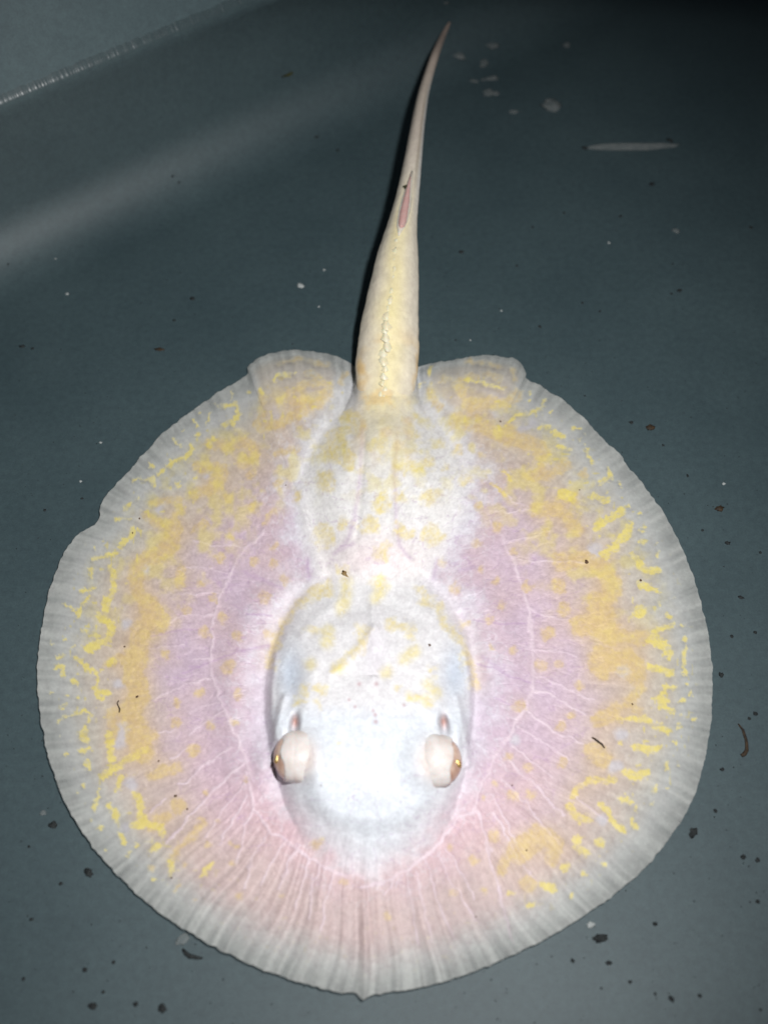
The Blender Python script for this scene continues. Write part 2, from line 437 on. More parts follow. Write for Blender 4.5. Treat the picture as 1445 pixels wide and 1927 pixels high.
def hfun(u, v):
    """height of the animal's upper side in metres at photo pixel u, v"""
    u = np.asarray(u, float); v = np.asarray(v, float)
    rho, th = rho_of(u, v)
    rho = np.minimum(rho, 1.0)
    h = 1.1+1.0*np.clip(np.sin(th), 0, 1)+8.5*(1-rho**2.0)
    # undulating margin and fin rays
    wav = fbm(np.cos(th)*3+7, np.sin(th)*3+3, 21, 3)-0.5
    h += 2.6*wav*sstep(0.62, 0.95, rho)*(1-0.35*sstep(0.97, 1, rho))
    bend = th+0.012*np.sin(rho*14+th*5)+0.006*(fbm(u/40, v/40, 77, 2)-.5)
    k1 = vnoise(bend*62, rho*2.2, 31); k2 = vnoise(bend*120, rho*3.0, 33)
    rays = (k1-.5)*0.9+(k2-.5)*0.55
    front = sstep(0.25, 0.9, np.sin(th))
    h += rays*(0.12+0.17*front)*sstep(0.40, 0.72, rho)*(1-0.6*sstep(.93, 1, rho))
    # skin creases of the inner disc
    cre = np.abs(fbm(u/34, v/22, 51, 3)-.5)
    bod = np.maximum(poly_sd(u, v, HEAD), poly_sd(u, v, BELLY))
    h -= 0.16*np.exp(-(cre/0.026)**2)*(1-sstep(-40, -5, bod))*(1-sstep(0.7, .85, rho))
    # pelvic fins lie over the rear of the disc
    for P in (PELV_L, PELV_R):
        d = poly_sd(u, v, P)
        h += (1.9*sstep(-5, 9, d)+1.4*sstep(0, 45, d))*sstep(792, 705, v)
    # trough around the head, raised muscle ridge outside it
    dh = poly_sd(u, v, HEAD); db = poly_sd(u, v, BELLY)
    side = sstep(1540, 1440, v)*sstep(1075, 1150, v)*(1-sstep(-12, 12, db))
    h -= 2.0*np.exp(-((dh+5)/19.0)**2)*side*(1-0.75*np.exp(-((v-1445)/48)**2))*(1-sstep(-12, 12, db))
    h += 1.5*np.exp(-((dh+60)/34.0)**2)*side
    h -= 0.4*np.exp(-((db-2)/9.0)**2)*sstep(765, 800, v)*sstep(935, 850, v)
    # belly and head
    tb = np.clip((db+6)/92, 0, 1); hb = 7.6*tb*tb*(3-2*tb)*(0.8+0.4*sstep(1050, 760, v))
    tt = np.clip(dh/70, 0, 1)
    hh = (6.4+1.8*sstep(1230, 1420, v))*(1-(1-tt)**2.0)*(0.35+0.65*sstep(1060, 1260, v))*(1-sstep(1450, 1650, v+0.0004*(u-697)**2))
    kk = 2.4
    h += np.log(np.exp(hb/kk)+np.exp(hh/kk)-1)*kk
    # rump swelling into the root of the tail
    tx = np.clip((u-np.interp(v, [700, 745, 800, 890, 1100], [727, 724.5, 719, 714, 705]))/np.interp(v, ROOT_V, ROOT_W), -1, 1)
    rs = sstep(740, 830, v); q1 = np.maximum(1-tx*tx, 0)
    ht = np.interp(v, ROOT_V, ROOT_Z)*((0.25+0.75*np.sqrt(q1))*(1-rs)+(q1**0.9)*rs)
    ht = np.maximum(ht, 0)*(np.abs(tx) < 1)
    kb = 0.8+1.4*rs
    h = np.log(np.exp(h/kb)+np.exp(ht/kb))*kb
    # backbone ridge running into the tail
    h += 1.8*np.exp(-((u-(725-(v-740)*0.055))/36)**2)*sstep(1080, 960, v)*sstep(780, 850, v)
    for px in (-30, 30):
        h -= 0.45*np.exp(-((u-(722-(v-740)*0.05+px*(1+(v-800)/900)))/6)**2)*sstep(1040, 1000, v)*sstep(790, 830, v)
    # gill pouches beside the skull, shallow dips
    ds = poly_sd(u, v, SKULL)
    h += 1.5*sstep(-14, 26, ds)
    for cx, sx in ((548, 1), (856, -1)):
        h -= 1.7*np.exp(-(((u-cx)/22)**2+((v-1272)/52)**2))
    # eyes bulge out of the head under a hood of skin
    for ex, ey, sd in EYES:
        q = np.clip(1-(((u-(ex-sd*14))/41)**2+((v-ey)/46)**2), 0, 1)
        q2 = np.exp(-((((u-(ex-sd*26))/52)**2+((v-ey)/50)**2))**1.3)
        q2 = np.exp(-((((u-(ex-sd*24))/46)**2+((v-ey)/48)**2))**1.6)
        h += 2.6*q2+3.0*np.exp(-((u-(ex+sd*56))/24)**2-((v-ey-6)/44)**2)
    # cartilage ridges of neck and skull, folds over the gill pouches
    for pts, wd_, am in RIDGES:
        h += am*np.exp(-(line_d(u, v, pts)/wd_)**2)
    # spiracles: openings just behind the eyes with a fleshy flap outside
    for cx, cy, fl in ((555, 1360, -1), (835, 1360, 1)):
        x = (u-cx)*fl; y = v-cy
        h -= 4.6*np.exp(-(((x-y*0.1)/8)**2+((y-4)/20)**2)**1.3)
        h += 3.2*np.exp(-(((x-28)/15)**2+((y-16)/36)**2))
    h += 0.8*np.exp(-((u-688)/9)**2)*sstep(1680, 1740, v)            # snout keel
    h += 0.06*(fbm(u/6, v/6, 61, 2)-.5)*sstep(1.0, 0.8, rho)
    wx = (fbm(u/16, v/16, 5, 3)-.5)*14; wy = (fbm(u/16, v/16, 8, 3)-.5)*14
    h += 0.14*samp(g_vein, u+wx*.9, v+wy*.9)*(1-sstep(-5, 5, dh))
    return np.maximum(h, 0.75)*MM

# ------------------------------------------------------------------ pigment, traced mark by mark
#  each table: origin and scale of a viewing window on the photograph, then marks (points, width)
REG = dict(A=(40,820,.35986), B=(860,700,.40484), C=(180,640,.34602), D=(860,1160,.34602), E=(120,1380,.27682), F=(780,640,.29066),
           G=(60,1080,.20761), H=(680,1300,.52941), I=(420,600,.42907), J=(440,1020,.35986), K=(40,1380,.47059))
YEL = {
'C': [([(690,360),(740,350),(775,345),(785,390),(765,440)],30),([(690,465),(740,460)],42),([(630,400),(605,445)],20),([(640,340),(670,365)],14),([(565,395)],20),
 ([(530,435),(550,465)],18),([(480,490)],18),([(545,505),(570,510)],28),([(430,540),(470,570)],16),([(515,575),(525,605),(490,640),(420,665),(390,695),(340,735)],30),
 ([(290,660),(305,685)],17),([(210,765),(250,750),(295,765),(315,800)],22),([(450,780)],36),([(235,858)],26),([(155,910),(190,890)],28),([(110,980),(180,972)],20),([(205,1030)],42),
 ([(640,540),(610,575)],40),([(830,280)],26),([(970,215),(1020,190),(1080,185)],28),([(905,280)],40),([(735,280),(745,310)],16)],
'G': [([(540,25)],44),([(455,155),(575,125)],38),([(510,220),(470,270),(420,320),(420,380)],46),([(300,285),(350,310),(420,320)],27),
 ([(740,0),(745,60),(740,160),(690,240),(670,340)],80),([(630,380),(710,430),(730,520),(690,600),(600,650),(520,690)],96),([(455,500),(500,530)],46),([(290,510)],28),
 ([(300,590)],38),([(370,665)],30),([(230,760),(275,742)],30),([(395,755),(460,810),(530,870),(590,920),(600,1000)],48),([(590,1050),(610,1120),(650,1120),(690,1070),(640,1050)],62),
 ([(220,840),(290,830),(290,920)],42),([(370,960),(410,995)],52),([(320,1100)],32),([(420,1110)],54),([(290,1215),(330,1190)],38),
 ([(260,1340),(290,1300),(400,1270),(470,1255),(530,1280),(510,1330)],34),([(480,1410),(490,1490)],86),([(250,1460)],34),([(185,630)],22),([(185,1065)],22),([(700,820),(760,790)],70)],
'A': [([(520,575),(580,520),(595,490)],46),([(430,550)],26),([(380,640),(440,630),(500,625)],30),([(370,700),(370,735)],26),([(460,690),(490,730),(485,770)],38),([(380,590)],16),([(690,215),(690,270)],24)],
'E': [([(120,10),(150,50)],60),([(120,120),(180,100)],40),([(165,215)],80),([(140,345)],37),([(25,150)],32),([(110,400)],24),([(310,0),(320,100),(330,180)],66),
 ([(270,295),(350,240),(430,180),(500,140),(560,100)],62),([(390,300),(375,380)],50),([(490,420),(520,470),(530,560),(540,610),(490,625)],75),([(580,610),(670,650),(670,690)],56),
 ([(310,490),(350,530),(360,600)],46),([(210,520),(240,380)],22),([(195,590)],24),([(390,690),(415,745)],42),([(500,770)],40),([(420,830),(450,815)],26),([(590,800),(640,770)],62),
 ([(730,950),(725,860)],48),([(1000,890),(940,970)],50),([(250,640)],34),([(620,980)],36),([(290,790)],26)],
'F': [([(40,290)],40),([(85,230),(110,170)],26),([(330,250),(420,265),(500,290),(570,310)],32),([(740,340)],22),([(735,390)],28),([(620,520),(650,490),(760,470),(820,450),(845,400)],36),
 ([(890,480)],34),([(800,570),(870,560)],36),([(900,600),(950,620)],52),([(1020,575),(1070,570)],26),([(1060,645)],36),([(930,690),(1000,710)],38),([(1110,690),(1120,750),(1160,785)],30),
 ([(1245,830),(1265,890),(1200,930)],34),([(1160,1010),(1240,1040)],62),([(1250,980)],32),([(1330,925)],26),([(570,850),(620,910)],30),([(510,930),(590,1010)],32),([(1110,600)],20)],
'B': [([(640,720),(700,680),(770,650)],44),([(680,850),(730,820),(780,760),(800,710)],48),([(860,730)],22),([(860,790)],36),([(930,840)],34),([(820,850),(840,900),(880,920),(930,920)],42),
 ([(850,990),(930,1010)],38),([(840,1110)],76),([(940,1075)],32),([(985,1135)],34),([(990,1180),(930,1200),(900,1245),(960,1270),(990,1310)],44),([(900,1370),(990,1400)],44),
 ([(800,620)],22),([(1050,1180)],26),([(850,660)],22),([(490,570),(540,590)],60),([(930,790)],22),([(1010,1050)],20)],
'D': [([(1160,50),(1090,80),(1040,130),(1110,150),(1160,205)],44),([(1240,125)],40),([(1235,170),(1230,260),(1240,310)],26),([(1220,45)],26),([(1050,270),(1110,285),(1170,310)],44),
 ([(1190,380),(1130,390),(1100,450),(1130,490),(1170,510)],38),([(1225,455)],36),([(1220,540)],28),([(1200,600)],40),([(1280,560)],24),([(1270,420)],18),([(1250,370)],18),
 ([(880,560),(940,560),(1010,550),(1080,600),(1150,625)],44),([(970,710),(1030,735),(1100,710)],48),([(890,690)],40),([(1190,690)],34),([(920,850),(970,880),(1020,850)],60),
 ([(1130,790),(1140,830)],30),([(1200,810)],24),([(850,890),(740,890),(660,930),(620,980)],52),([(610,1040),(650,1090),(710,1105)],60),([(780,1020),(820,1070),(850,1130),(900,1160)],40),
 ([(880,990),(940,1000)],40),([(970,1050)],46),([(970,1140)],32),([(1070,930),(1060,960)],32),([(1060,1020)],26),([(640,1220)],60),([(780,1230)],60),([(1150,930)],20)],
'H': [([(725,625)],46),([(770,530),(760,560),(800,580)],34),([(850,540)],48),([(860,615)],26),([(530,720)],32),([(600,760)],30),([(680,700),(640,690)],36),([(790,650)],24),([(750,730)],22),
 ([(1080,30),(1060,60)],30),([(960,460),(980,490)],20)],
'J': [([(590,210),(590,260),(560,350)],66),([(780,230),(740,300)],60),([(550,655)],66),([(400,640)],66),([(950,570),(890,610)],58),([(1010,740),(1060,790)],56),([(490,470),(490,520)],76),([(800,680)],66)],
}
OCH = {
'C': [([(320,880),(370,865),(450,870),(455,920),(430,975),(380,1010),(320,1000),(290,960),(265,935)],46),([(560,690),(640,685),(690,710),(670,770),(600,820),(540,840)],62),
 ([(610,560),(700,570),(800,550),(850,580),(830,630)],62),([(905,290),(905,380),(880,460)],44),([(900,480),(1000,450),(1120,390),(1210,350)],56),([(1000,320),(1080,280),(1150,240),(1220,225),(1270,240)],46),
 ([(1080,330),(1190,340),(1260,290)],60),([(1000,130),(1090,95),(1190,110),(1270,130)],24),([(1010,770),(995,800)],46),([(1090,855)],40),([(850,920)],46),([(720,850)],52),([(850,730)],54),
 ([(590,1000),(540,1030)],32),([(1290,560),(1270,600),(1330,640)],72),([(1260,770)],66),([(1240,1020)],60),([(1360,1000)],60),([(1380,480),(1330,510)],66),([(860,620),(800,660)],70),([(1160,170),(1200,200)],50),
 ([(1350,180),(1340,230)],36),([(1100,600),(980,620)],40)],
'G': [([(740,1240),(730,1300),(750,1400),(710,1530)],88),([(700,820),(780,790),(860,760)],80),([(960,20),(930,130)],110),([(1220,740)],90)],
'A': [([(800,470),(790,540),(780,590),(690,630),(620,670),(600,740)],80),([(600,810),(650,850)],70),([(840,700),(830,770)],50),([(1040,635)],56),([(1100,520)],42),([(1080,315)],56),([(960,450),(900,500)],32),
 ([(1200,370)],46),([(1000,850)],46),([(950,770)],38),([(860,920)],54),([(960,1030)],54),([(1060,955)],54),([(1130,1050)],52),([(1080,1210)],70),([(930,1340)],54),([(1140,1350)],46),([(990,1510)],46),
 ([(1310,580)],42),([(1320,670)],46),([(1380,760)],46),([(1270,830)],44),([(1290,1040)],46),([(1280,460),(1310,390)],32),([(1230,650)],36),([(900,1640)],66),([(810,1500)],60),([(820,1400)],38),([(1110,1500)],38),
 ([(640,1000),(600,1150),(590,1250)],110),([(650,870),(690,930),(720,970)],110),([(610,1300),(610,1380),(560,1440)],110),([(590,1500),(620,1600),(640,1660)],120)],
'E': [([(600,30),(540,90)],80),([(725,860),(790,780),(880,700),(940,600)],48),([(770,490)],104),([(600,280),(680,250),(770,225)],72),([(985,760)],40),([(1150,890)],36),([(1045,600)],36),([(1185,1110)],40),
 ([(890,105)],66),([(1150,760)],30),([(760,1070),(780,1040)],26),([(820,900)],30),([(880,1140)],24),([(580,920)],40),([(590,640),(700,560)],70),([(960,410)],36),([(1230,320)],36)],
'F': [([(110,320),(130,370),(170,420)],60),([(300,300),(320,400),(420,420),(500,400),(600,410),(650,350)],78),([(380,440)],66),([(180,260),(300,240),(430,220),(560,240)],44),([(330,150),(420,140),(550,170)],32),
 ([(270,520),(400,540),(500,590),(600,640),(700,660),(790,690),(830,740)],92),([(820,820),(780,880),(860,880),(940,830),(980,800)],62),([(1090,860)],60),([(700,880),(780,880)],50),([(290,710)],66),([(430,730)],56),
 ([(340,900)],62),([(155,665)],54),([(960,1010),(1040,1030)],80),([(800,1080),(900,1070)],60),([(620,560),(640,600)],60),([(50,800)],90),([(20,620)],66),([(90,1020)],90),([(220,830)],44),([(20,500)],46),([(640,200),(660,260)],40)],
'B': [([(360,640),(470,640),(560,740)],60),([(480,880),(600,870),(680,920),(720,980),(700,1040)],80),([(640,1060),(690,1120),(640,1180)],90),([(760,1220),(880,1240)],60),([(660,1320),(760,1350),(830,1400)],90),
 ([(430,1210)],54),([(320,1000)],46),([(470,1000)],70),([(210,1080)],46),([(110,920)],36),([(90,800)],46),([(180,980)],28),([(260,830)],28),([(150,1160)],28),([(40,1170)],36),([(260,1300)],34),([(500,1100)],54),([(390,1370)],52),
 ([(410,750)],46),([(190,720)],46),([(100,620)],40)],
'D': [([(890,120),(1040,130)],60),([(980,430),(910,480),(985,510)],40),([(985,310),(990,400),(950,450)],50),([(780,560),(850,520)],90),([(740,740),(800,770)],98),([(680,50),(780,40),(830,100)],120),
 ([(760,260),(830,230),(940,230),(980,290)],96),([(790,320)],80),([(490,85)],72),([(460,270)],62),([(550,260)],46),([(620,530)],46),([(340,490)],62),([(390,815)],46),([(300,980)],56),([(400,980)],56),([(570,800)],46),
 ([(280,770)],46),([(560,590)],54),([(300,190)],28),([(190,170)],36),([(440,1180),(500,1200)],96),([(200,1190)],62),([(660,380)],46),([(210,910)],34),([(150,990)],30)],
'H': [([(590,690)],60),([(430,715)],24),([(395,605)],36),([(500,640),(515,600)],36),([(320,550)],22),([(90,800)],30),([(320,720)],24),([(560,570),(640,520)],84),([(680,600),(690,540)],50)],
'J': [([(490,240),(400,290)],56),([(410,470)],50),([(680,440),(670,520),(620,580),(560,650)],42),([(360,760)],56),([(460,760)],48),([(440,835)],40),([(350,830)],38),([(820,430),(910,450),(940,490)],56),
 ([(1050,670)],46),([(930,810),(1030,840)],38),([(850,770)],28),([(560,1040)],34),([(770,50)],62),([(480,210),(380,290),(290,390),(220,510),(180,650)],40),([(960,260),(1080,370),(1160,480),(1220,600),(1260,740)],40),
 ([(210,20)],40),([(110,100)],40),([(210,110)],40),([(270,200)],44),([(160,290)],48),([(180,480)],38),([(1090,110)],36),([(1290,150)],36),([(1380,200)],28),([(1150,240)],50),([(1210,430)],36),([(1330,410)],34)],
'I': [([(500,540),(480,590),(540,620)],78),([(690,550)],66),([(800,640),(900,635)],58),([(450,710)],66),([(700,810)],66),([(910,780)],76),([(440,950)],84),([(640,910)],76),([(540,900)],46),([(790,930)],62),([(910,950)],84),
 ([(700,1030)],56),([(680,1150)],56),([(520,1100)],46),([(770,770)],46),([(850,510),(820,480)],46),([(630,300),(660,330)],84),([(760,350)],80),([(560,430),(600,460)],60)],
'K': [([(870,650)],28),([(1040,655)],24),([(850,520)],20),([(1290,590)],30),([(850,450)],24),([(1180,450)],40)],
}
WHI = {
'G': [([(860,450)],90),([(790,1000)],100),([(840,1400),(810,1500)],100)], 'E': [([(460,340)],84),([(380,70)],74),([(430,650)],60)],
'F': [([(540,470)],90),([(450,330),(560,360)],50),([(690,580),(760,530)],46)], 'B': [([(640,830)],70),([(770,1390)],50)],
'D': [([(910,300)],70),([(890,640)],70),([(860,820)],70),([(780,1110)],60),([(310,670)],56)], 'C': [([(980,380)],70),([(1180,285)],56),([(610,730)],34),([(350,920)],50)],
'A': [([(660,690)],46)],
}
VEIN = {
'A': [([(1280,500),(1165,590),(1095,720),(1040,830),(1010,940),(995,1060),(990,1160),(1005,1270),(1030,1340),(1040,1400),(1100,1520),(1160,1640)],15),([(1165,590),(1080,565),(990,570),(900,550)],9),
 ([(1095,720),(960,690),(820,690)],9),([(1040,825),(950,815),(780,830)],9),([(1005,940),(880,940),(760,975)],9),([(990,1160),(900,1165)],9),([(850,1090),(670,1110)],9),
 ([(1005,1270),(890,1290),(760,1350),(690,1380)],10),([(1030,1400),(960,1415),(870,1450)],9),([(800,1540),(690,1560)],9),([(1060,1440),(960,1500),(880,1560)],8)],
'E': [([(1150,90),(1000,180),(850,310),(780,350)],18),([(1220,200),(1100,310),(980,430),(850,580),(690,750)],20),([(1220,350),(1100,500),(960,700)],14),([(1240,420),(1150,590),(1060,750)],18),
 ([(1300,480),(1230,650),(1170,880)],18),([(690,450),(590,540)],20),([(1180,20),(1240,200),(1290,330)],24),([(850,100),(720,170)],14)],
'B': [([(150,690),(210,770),(260,870),(300,990),(330,1090),(345,1180),(355,1290),(350,1400),(345,1482)],15),([(210,790),(300,770),(440,740)],9),([(260,875),(370,880),(600,885)],9),
 ([(330,1090),(430,1140),(540,1155)],9),([(150,650),(240,650),(330,640)],9),([(330,630),(260,600),(170,520)],8),([(355,1285),(470,1300)],8)],
'D': [([(390,0),(400,80),(412,180),(415,300),(405,400),(370,510),(310,590),(260,680),(200,770),(150,880),(110,960),(100,1050),(140,1150),(180,1270)],19),([(415,175),(540,185),(650,220)],11),
 ([(420,325),(530,360),(640,420),(740,450)],12),([(410,410),(500,420),(600,470),(700,540)],12),([(370,510),(450,560),(560,640),(690,690)],12),([(330,600),(450,670),(600,780)],10),
 ([(300,700),(400,780),(520,880)],11),([(280,790),(400,890),(480,980),(580,1080)],14),([(240,880),(340,980),(450,1110),(540,1220)],14),([(190,970),(260,1110),(340,1270)],14),([(640,980),(780,1090),(900,1160)],10)],
'K': [([(900,160),(930,300),(1000,400),(1090,450),(1150,500),(1260,560),(1370,580)],16),([(1110,440),(1080,500),(1030,620)],12),([(1060,420),(1010,500),(960,600)],9),([(1150,500),(1130,590),(1100,700)],10),([(1190,530),(1160,640),(1150,740)],10),
 ([(1240,560),(1215,680),(1200,790)],10),([(1000,380),(930,480),(890,620)],9)],
'H': [([(410,420),(330,470),(250,570),(160,640),(60,690),(0,700)],14),([(270,580),(320,680),(420,830)],9),([(230,600),(260,720),(330,880)],9),([(190,640),(220,760),(250,900)],9),([(160,650),(180,770),(200,900)],9),
 ([(415,430),(450,580),(500,760),(540,900)],12),([(300,560),(330,600),(400,740)],8),([(470,430),(560,600),(640,700)],10),([(120,660),(110,700),(80,720)],9)],
}
PUR = {'I': [([(610,480),(600,700),(575,880),(540,980),(490,1030)],12),([(765,480),(750,700),(760,880),(775,1000),(820,1050)],12),([(370,1060),(375,1140)],14),([(940,1060),(925,1140)],14)],
'A': [([(1300,1090),(1150,1120),(1000,1180),(850,1240)],9),([(1310,940),(1180,930)],10),([(1010,1010),(850,1010),(680,1050)],7)],
'D': [([(380,40),(230,40),(90,20)],9),([(400,360),(290,330),(200,280),(110,260)],9),([(390,480),(290,480),(200,440)],7)],
'J': [([(540,50),(620,10)],14),([(20,570),(200,540)],8),([(1300,600),(1440,700)],8),([(1180,150),(1250,130)],12),([(60,160),(250,240)],8)]}
GH, GW = 1927, 1445
def paint(table, soft, wmul=1.0):
    g = np.zeros((GH, GW), np.float32)
    for key, marks in table.items():
        ox, oy, sc = REG[key]
        for pts, wd in marks:
            P = [(ox+x*sc, oy+y*sc) for x, y in pts]
            if len(P) == 1: P = P*2
            sf = max(soft, 7.0) if key in 'IJ' else soft
            r = wd*sc*0.5*wmul*(1.12 if key in 'IJ' else 1); ex = r+sf*2+2
            for (ax, ay), (bx, by) in zip(P[:-1], P[1:]):
                x0 = int(max(0, min(ax, bx)-ex)); x1 = int(min(GW, max(ax, bx)+ex+1))
                y0 = int(max(0, min(ay, by)-ex)); y1 = int(min(GH, max(ay, by)+ex+1))
                if x1 <= x0 or y1 <= y0: continue
                yy, xx = np.mgrid[y0:y1, x0:x1]
                dx, dy = bx-ax, by-ay
                t = np.clip(((xx-ax)*dx+(yy-ay)*dy)/(dx*dx+dy*dy+1e-9), 0, 1)
                d = np.hypot(xx-ax-t*dx, yy-ay-t*dy)
                val = 1-sstep(r-sf, r+sf, d)
                g[y0:y1, x0:x1] = np.maximum(g[y0:y1, x0:x1], val)
    return g
def blur(g, r, it=2):
    for _ in range(it):
        for ax in (0, 1):
            c = np.cumsum(np.pad(g, [(r+1, r) if a == ax else (0, 0) for a in (0, 1)], mode='edge'), axis=ax, dtype=np.float64)
            n = g.shape[ax]
            hi = np.take(c, np.arange(2*r+1, n+2*r+1), axis=ax); lo = np.take(c, np.arange(0, n), axis=ax)
            g = ((hi-lo)/(2*r+1)).astype(np.float32)
    return g
def samp(g, u, v):
    u = np.clip(u, 0, GW-1.001); v = np.clip(v, 0, GH-1.001)
    i = u.astype(int); j = v.astype(int); a = u-i; b = v-j
    return (g[j, i]*(1-a)+g[j, i+1]*a)*(1-b)+(g[j+1, i]*(1-a)+g[j+1, i+1]*a)*b
g_yel = paint(YEL, 3.2, 0.82); g_och = paint(OCH, 6.5, 1.05); g_whi = paint(WHI, 6); g_vein = paint(VEIN, 1.3, 0.8); g_pur = paint(PUR, 1.8, 0.8)
blur_yel = blur(g_yel, 4, 2)
g_glow = blur(np.maximum(g_och, g_yel), 16, 3)

def mixc(a, b, t):
    t = np.clip(t, 0, 1)[..., None]
    return a*(1-t)+np.asarray(b)*t
C_WHITE = s2l((238, 240, 246)); C_LAV = s2l((211, 189, 204)); C_PINK = s2l((218, 185, 190)); C_MARG = s2l((210, 211, 206)); C_TAN = s2l((206, 190, 180))
C_OCH = s2l((223, 190, 136)); C_YEL = s2l((243, 225, 120)); C_VEIN = s2l((240, 220, 228)); C_PUR = s2l((186, 150, 190)); C_BLUE = s2l((196, 212, 232))
def pigment(u, v):
    rho, th = rho_of(u, v); rho = np.minimum(rho, 1)
    wx = (fbm(u/16, v/16, 5, 3)-.5)*14; wy = (fbm(u/16, v/16, 8, 3)-.5)*14
    fine = fbm(u/9, v/9, 12, 3); big = fbm(u/70, v/70, 14, 4)
    front = sstep(0.15, 0.95, np.sin(th)); back = sstep(-0.55, -0.9, np.sin(th))
    c = np.broadcast_to(C_LAV, u.shape+(3,)).copy()
    c = mixc(c, C_PINK, front*sstep(.35, .6, rho)*0.9+0.25*(big-.3))
    c = mixc(c, C_TAN, sstep(.55, .76, rho+0.10*(big-.5))*(0.9-0.35*front))
    c = mixc(c, C_MARG, sstep(.72, .90, rho-0.07*front+0.08*(big-.5)+0.05*(fine-.5)))
    # creamy band where the yellow marks crowd
    glow = samp(g_glow, u, v)
    c = mixc(c, s2l((226, 196, 152)), glow*0.95*(1-0.4*front)*(1-sstep(.86, .96, rho)))
    # white of the trunk and of the skin alongside the head
    dh = poly_sd(u, v, HEAD); db = poly_sd(u, v, BELLY)
    body = np.maximum(dh-45*sstep(1460, 1640, v), db)
    edge = (fbm(u/26, v/26, 44, 4)-.5)*70
    c = mixc(c, C_WHITE, sstep(-70, 0, body+edge-14*front)*(0.40+0.25*sstep(1220, 1080, v)))
    c = mixc(c, s2l((246, 243, 240)), sstep(-30, 25, db+edge*.4)*0.92)
    c = mixc(c, s2l((244, 220, 222)), np.exp(-(((u-705)/90)**2+((v-1050)/45)**2))*0.55)
    fsoft = sstep(1440, 1580, v)
    c = mixc(c, s2l((240, 238, 238)), sstep(-4, 26+100*fsoft, dh)*0.9*sstep(1060, 1120, v+12*(fine-.5)))
    c = mixc(c, s2l((234, 238, 244)), sstep(-10, 25+95*fsoft, dh+edge*.4*fsoft)*sstep(1310, 1360, v+20*(fine-.5)))
    c = mixc(c, s2l((232, 224, 232)), np.exp(-(((u-705)/26)**2+((v-1225)/55)**2))*0.5)
    for cx in (546, 856):
        c = mixc(c, C_BLUE, np.exp(-(((u-cx)/26)**2+((v-1270)/55)**2))*0.6)
    for ex, ey, sd in EYES:
        q = np.exp(-((((u-(ex-sd*8))/34)**2+((v-ey)/40)**2))**1.5)
        c = mixc(c, s2l((236, 216, 204)), q*0.9)
    # white lacy netting beside the trunk
    net = np.abs(fbm(u/20, v/20, 91, 3)-.5)
    c = mixc(c, C_WHITE, np.exp(-(net/0.03)**2)*0.28*sstep(-130, -40, body)*(1-sstep(-10, 0, body)))
    # rays and their pale gaps
    bend = th+0.012*np.sin(rho*14+th*5)+0.006*(fbm(u/40, v/40, 77, 2)-.5)
    k1 = vnoise(bend*62, rho*2.2, 31); k2 = vnoise(bend*120, rho*3.0, 33)
    ry = np.clip((k1-.5)*1.2+(k2-.5)*1.0, -1, 1)*sstep(.45, .8, rho)
    c = c*(1+(0.09+0.09*front)[..., None]*ry[..., None])
    # fine reticulation
    c = c*(1+(0.16*(fine-.5)+0.14*(vnoise(u/3.2, v/3.2, 71)-.5))[..., None])
    pur = samp(g_pur, u+wx*.4, v+wy*.4); c = mixc(c, C_PUR, pur*0.5)
    cap = np.abs(fbm(u/46+2, v/20, 97, 3)-.5)
    c = mixc(c, C_PUR, np.exp(-(cap/0.010)**2)*0.35*sstep(.25, .4, rho)*(1-sstep(.62, .75, rho)))
    wht = samp(g_whi, u+wx, v+wy); c = mixc(c, s2l((216, 212, 218)), wht*0.75)
    vein = samp(g_vein, u+wx*.9, v+wy*.9); c = mixc(c, C_VEIN, vein*(0.25+0.6*vnoise(u/22, v/22, 83)))
    # ochre then bright yellow, both broken up into grains
    gr = 0.42+1.15*(fbm(u/4.5, v/4.5, 23, 3)-.2)+0.35*ry-0.25*(vnoise(u/14, v/14, 29)-.5)
    jx = (fbm(u/5, v/5, 35, 2)-.5)*9; jy = (fbm(u/5, v/5, 38, 2)-.5)*9
    och = samp(g_och, u+wx*1.2+jx*.6, v+wy*1.2+jy*.6)
    och = sstep(.12, .95, och*(0.62+0.75*fbm(u/12, v/12, 39, 3)))
    och0 = samp(g_och, u+wx*2.2, v+wy*2.2)*(0.5+0.9*fbm(u/13, v/13, 88, 3))
    inner = sstep(.34, .6, rho); onbody = sstep(-20, 10, body)
    och = och*(1-onbody)+och0*onbody*0.8
    co = mixc(np.broadcast_to(C_OCH, c.shape), C_YEL, 0.28+0.25*(fine-.5)*2)
    co = mixc(co, s2l((248, 228, 140)), onbody*0.8)
    c = mixc(c, co, och*np.clip(gr, 0, 1)*(0.54+0.10*inner+0.22*onbody))
    yel = samp(g_yel, u+wx*.8+jx, v+wy*.8+jy)
    yel = sstep(.10, .98, yel*(0.50+0.95*fbm(u/7, v/7, 43, 3))*(1+0.5*ry))
    yel = yel*(1-onbody)+samp(blur_yel, u+wx*.6, v+wy*.6)*0.75*onbody
    c = mixc(c, mixc(np.broadcast_to(C_OCH, c.shape), C_YEL, np.clip(0.45+0.4*onbody+0.5*sstep(.6, .85, rho), 0, 1)), yel*np.clip(gr+.08, 0, 1)*0.82)
    # stray yellow haze across the rear of the disc
    hz = sstep(.45, .75, fbm(u/24, v/24, 47, 4))*sstep(0.15, -0.6, np.sin(th))*sstep(.5, .68, rho)*(1-sstep(.86, .95, rho))
    c = mixc(c, C_YEL, hz*0.45)
    # tiny loose flecks near the margin
    fl = vnoise(u/7, v/9, 133); zone = sstep(.74, .82, rho)*(1-sstep(.92, .97, rho))*(1-0.8*front)
    c = mixc(c, C_YEL, sstep(.86, .93, fl)*zone*0.6)
    # tail base
    tx = (u-np.interp(v, [745, 900], [725, 714]))/np.interp(v, [745, 800, 900], [57, 66, 80])
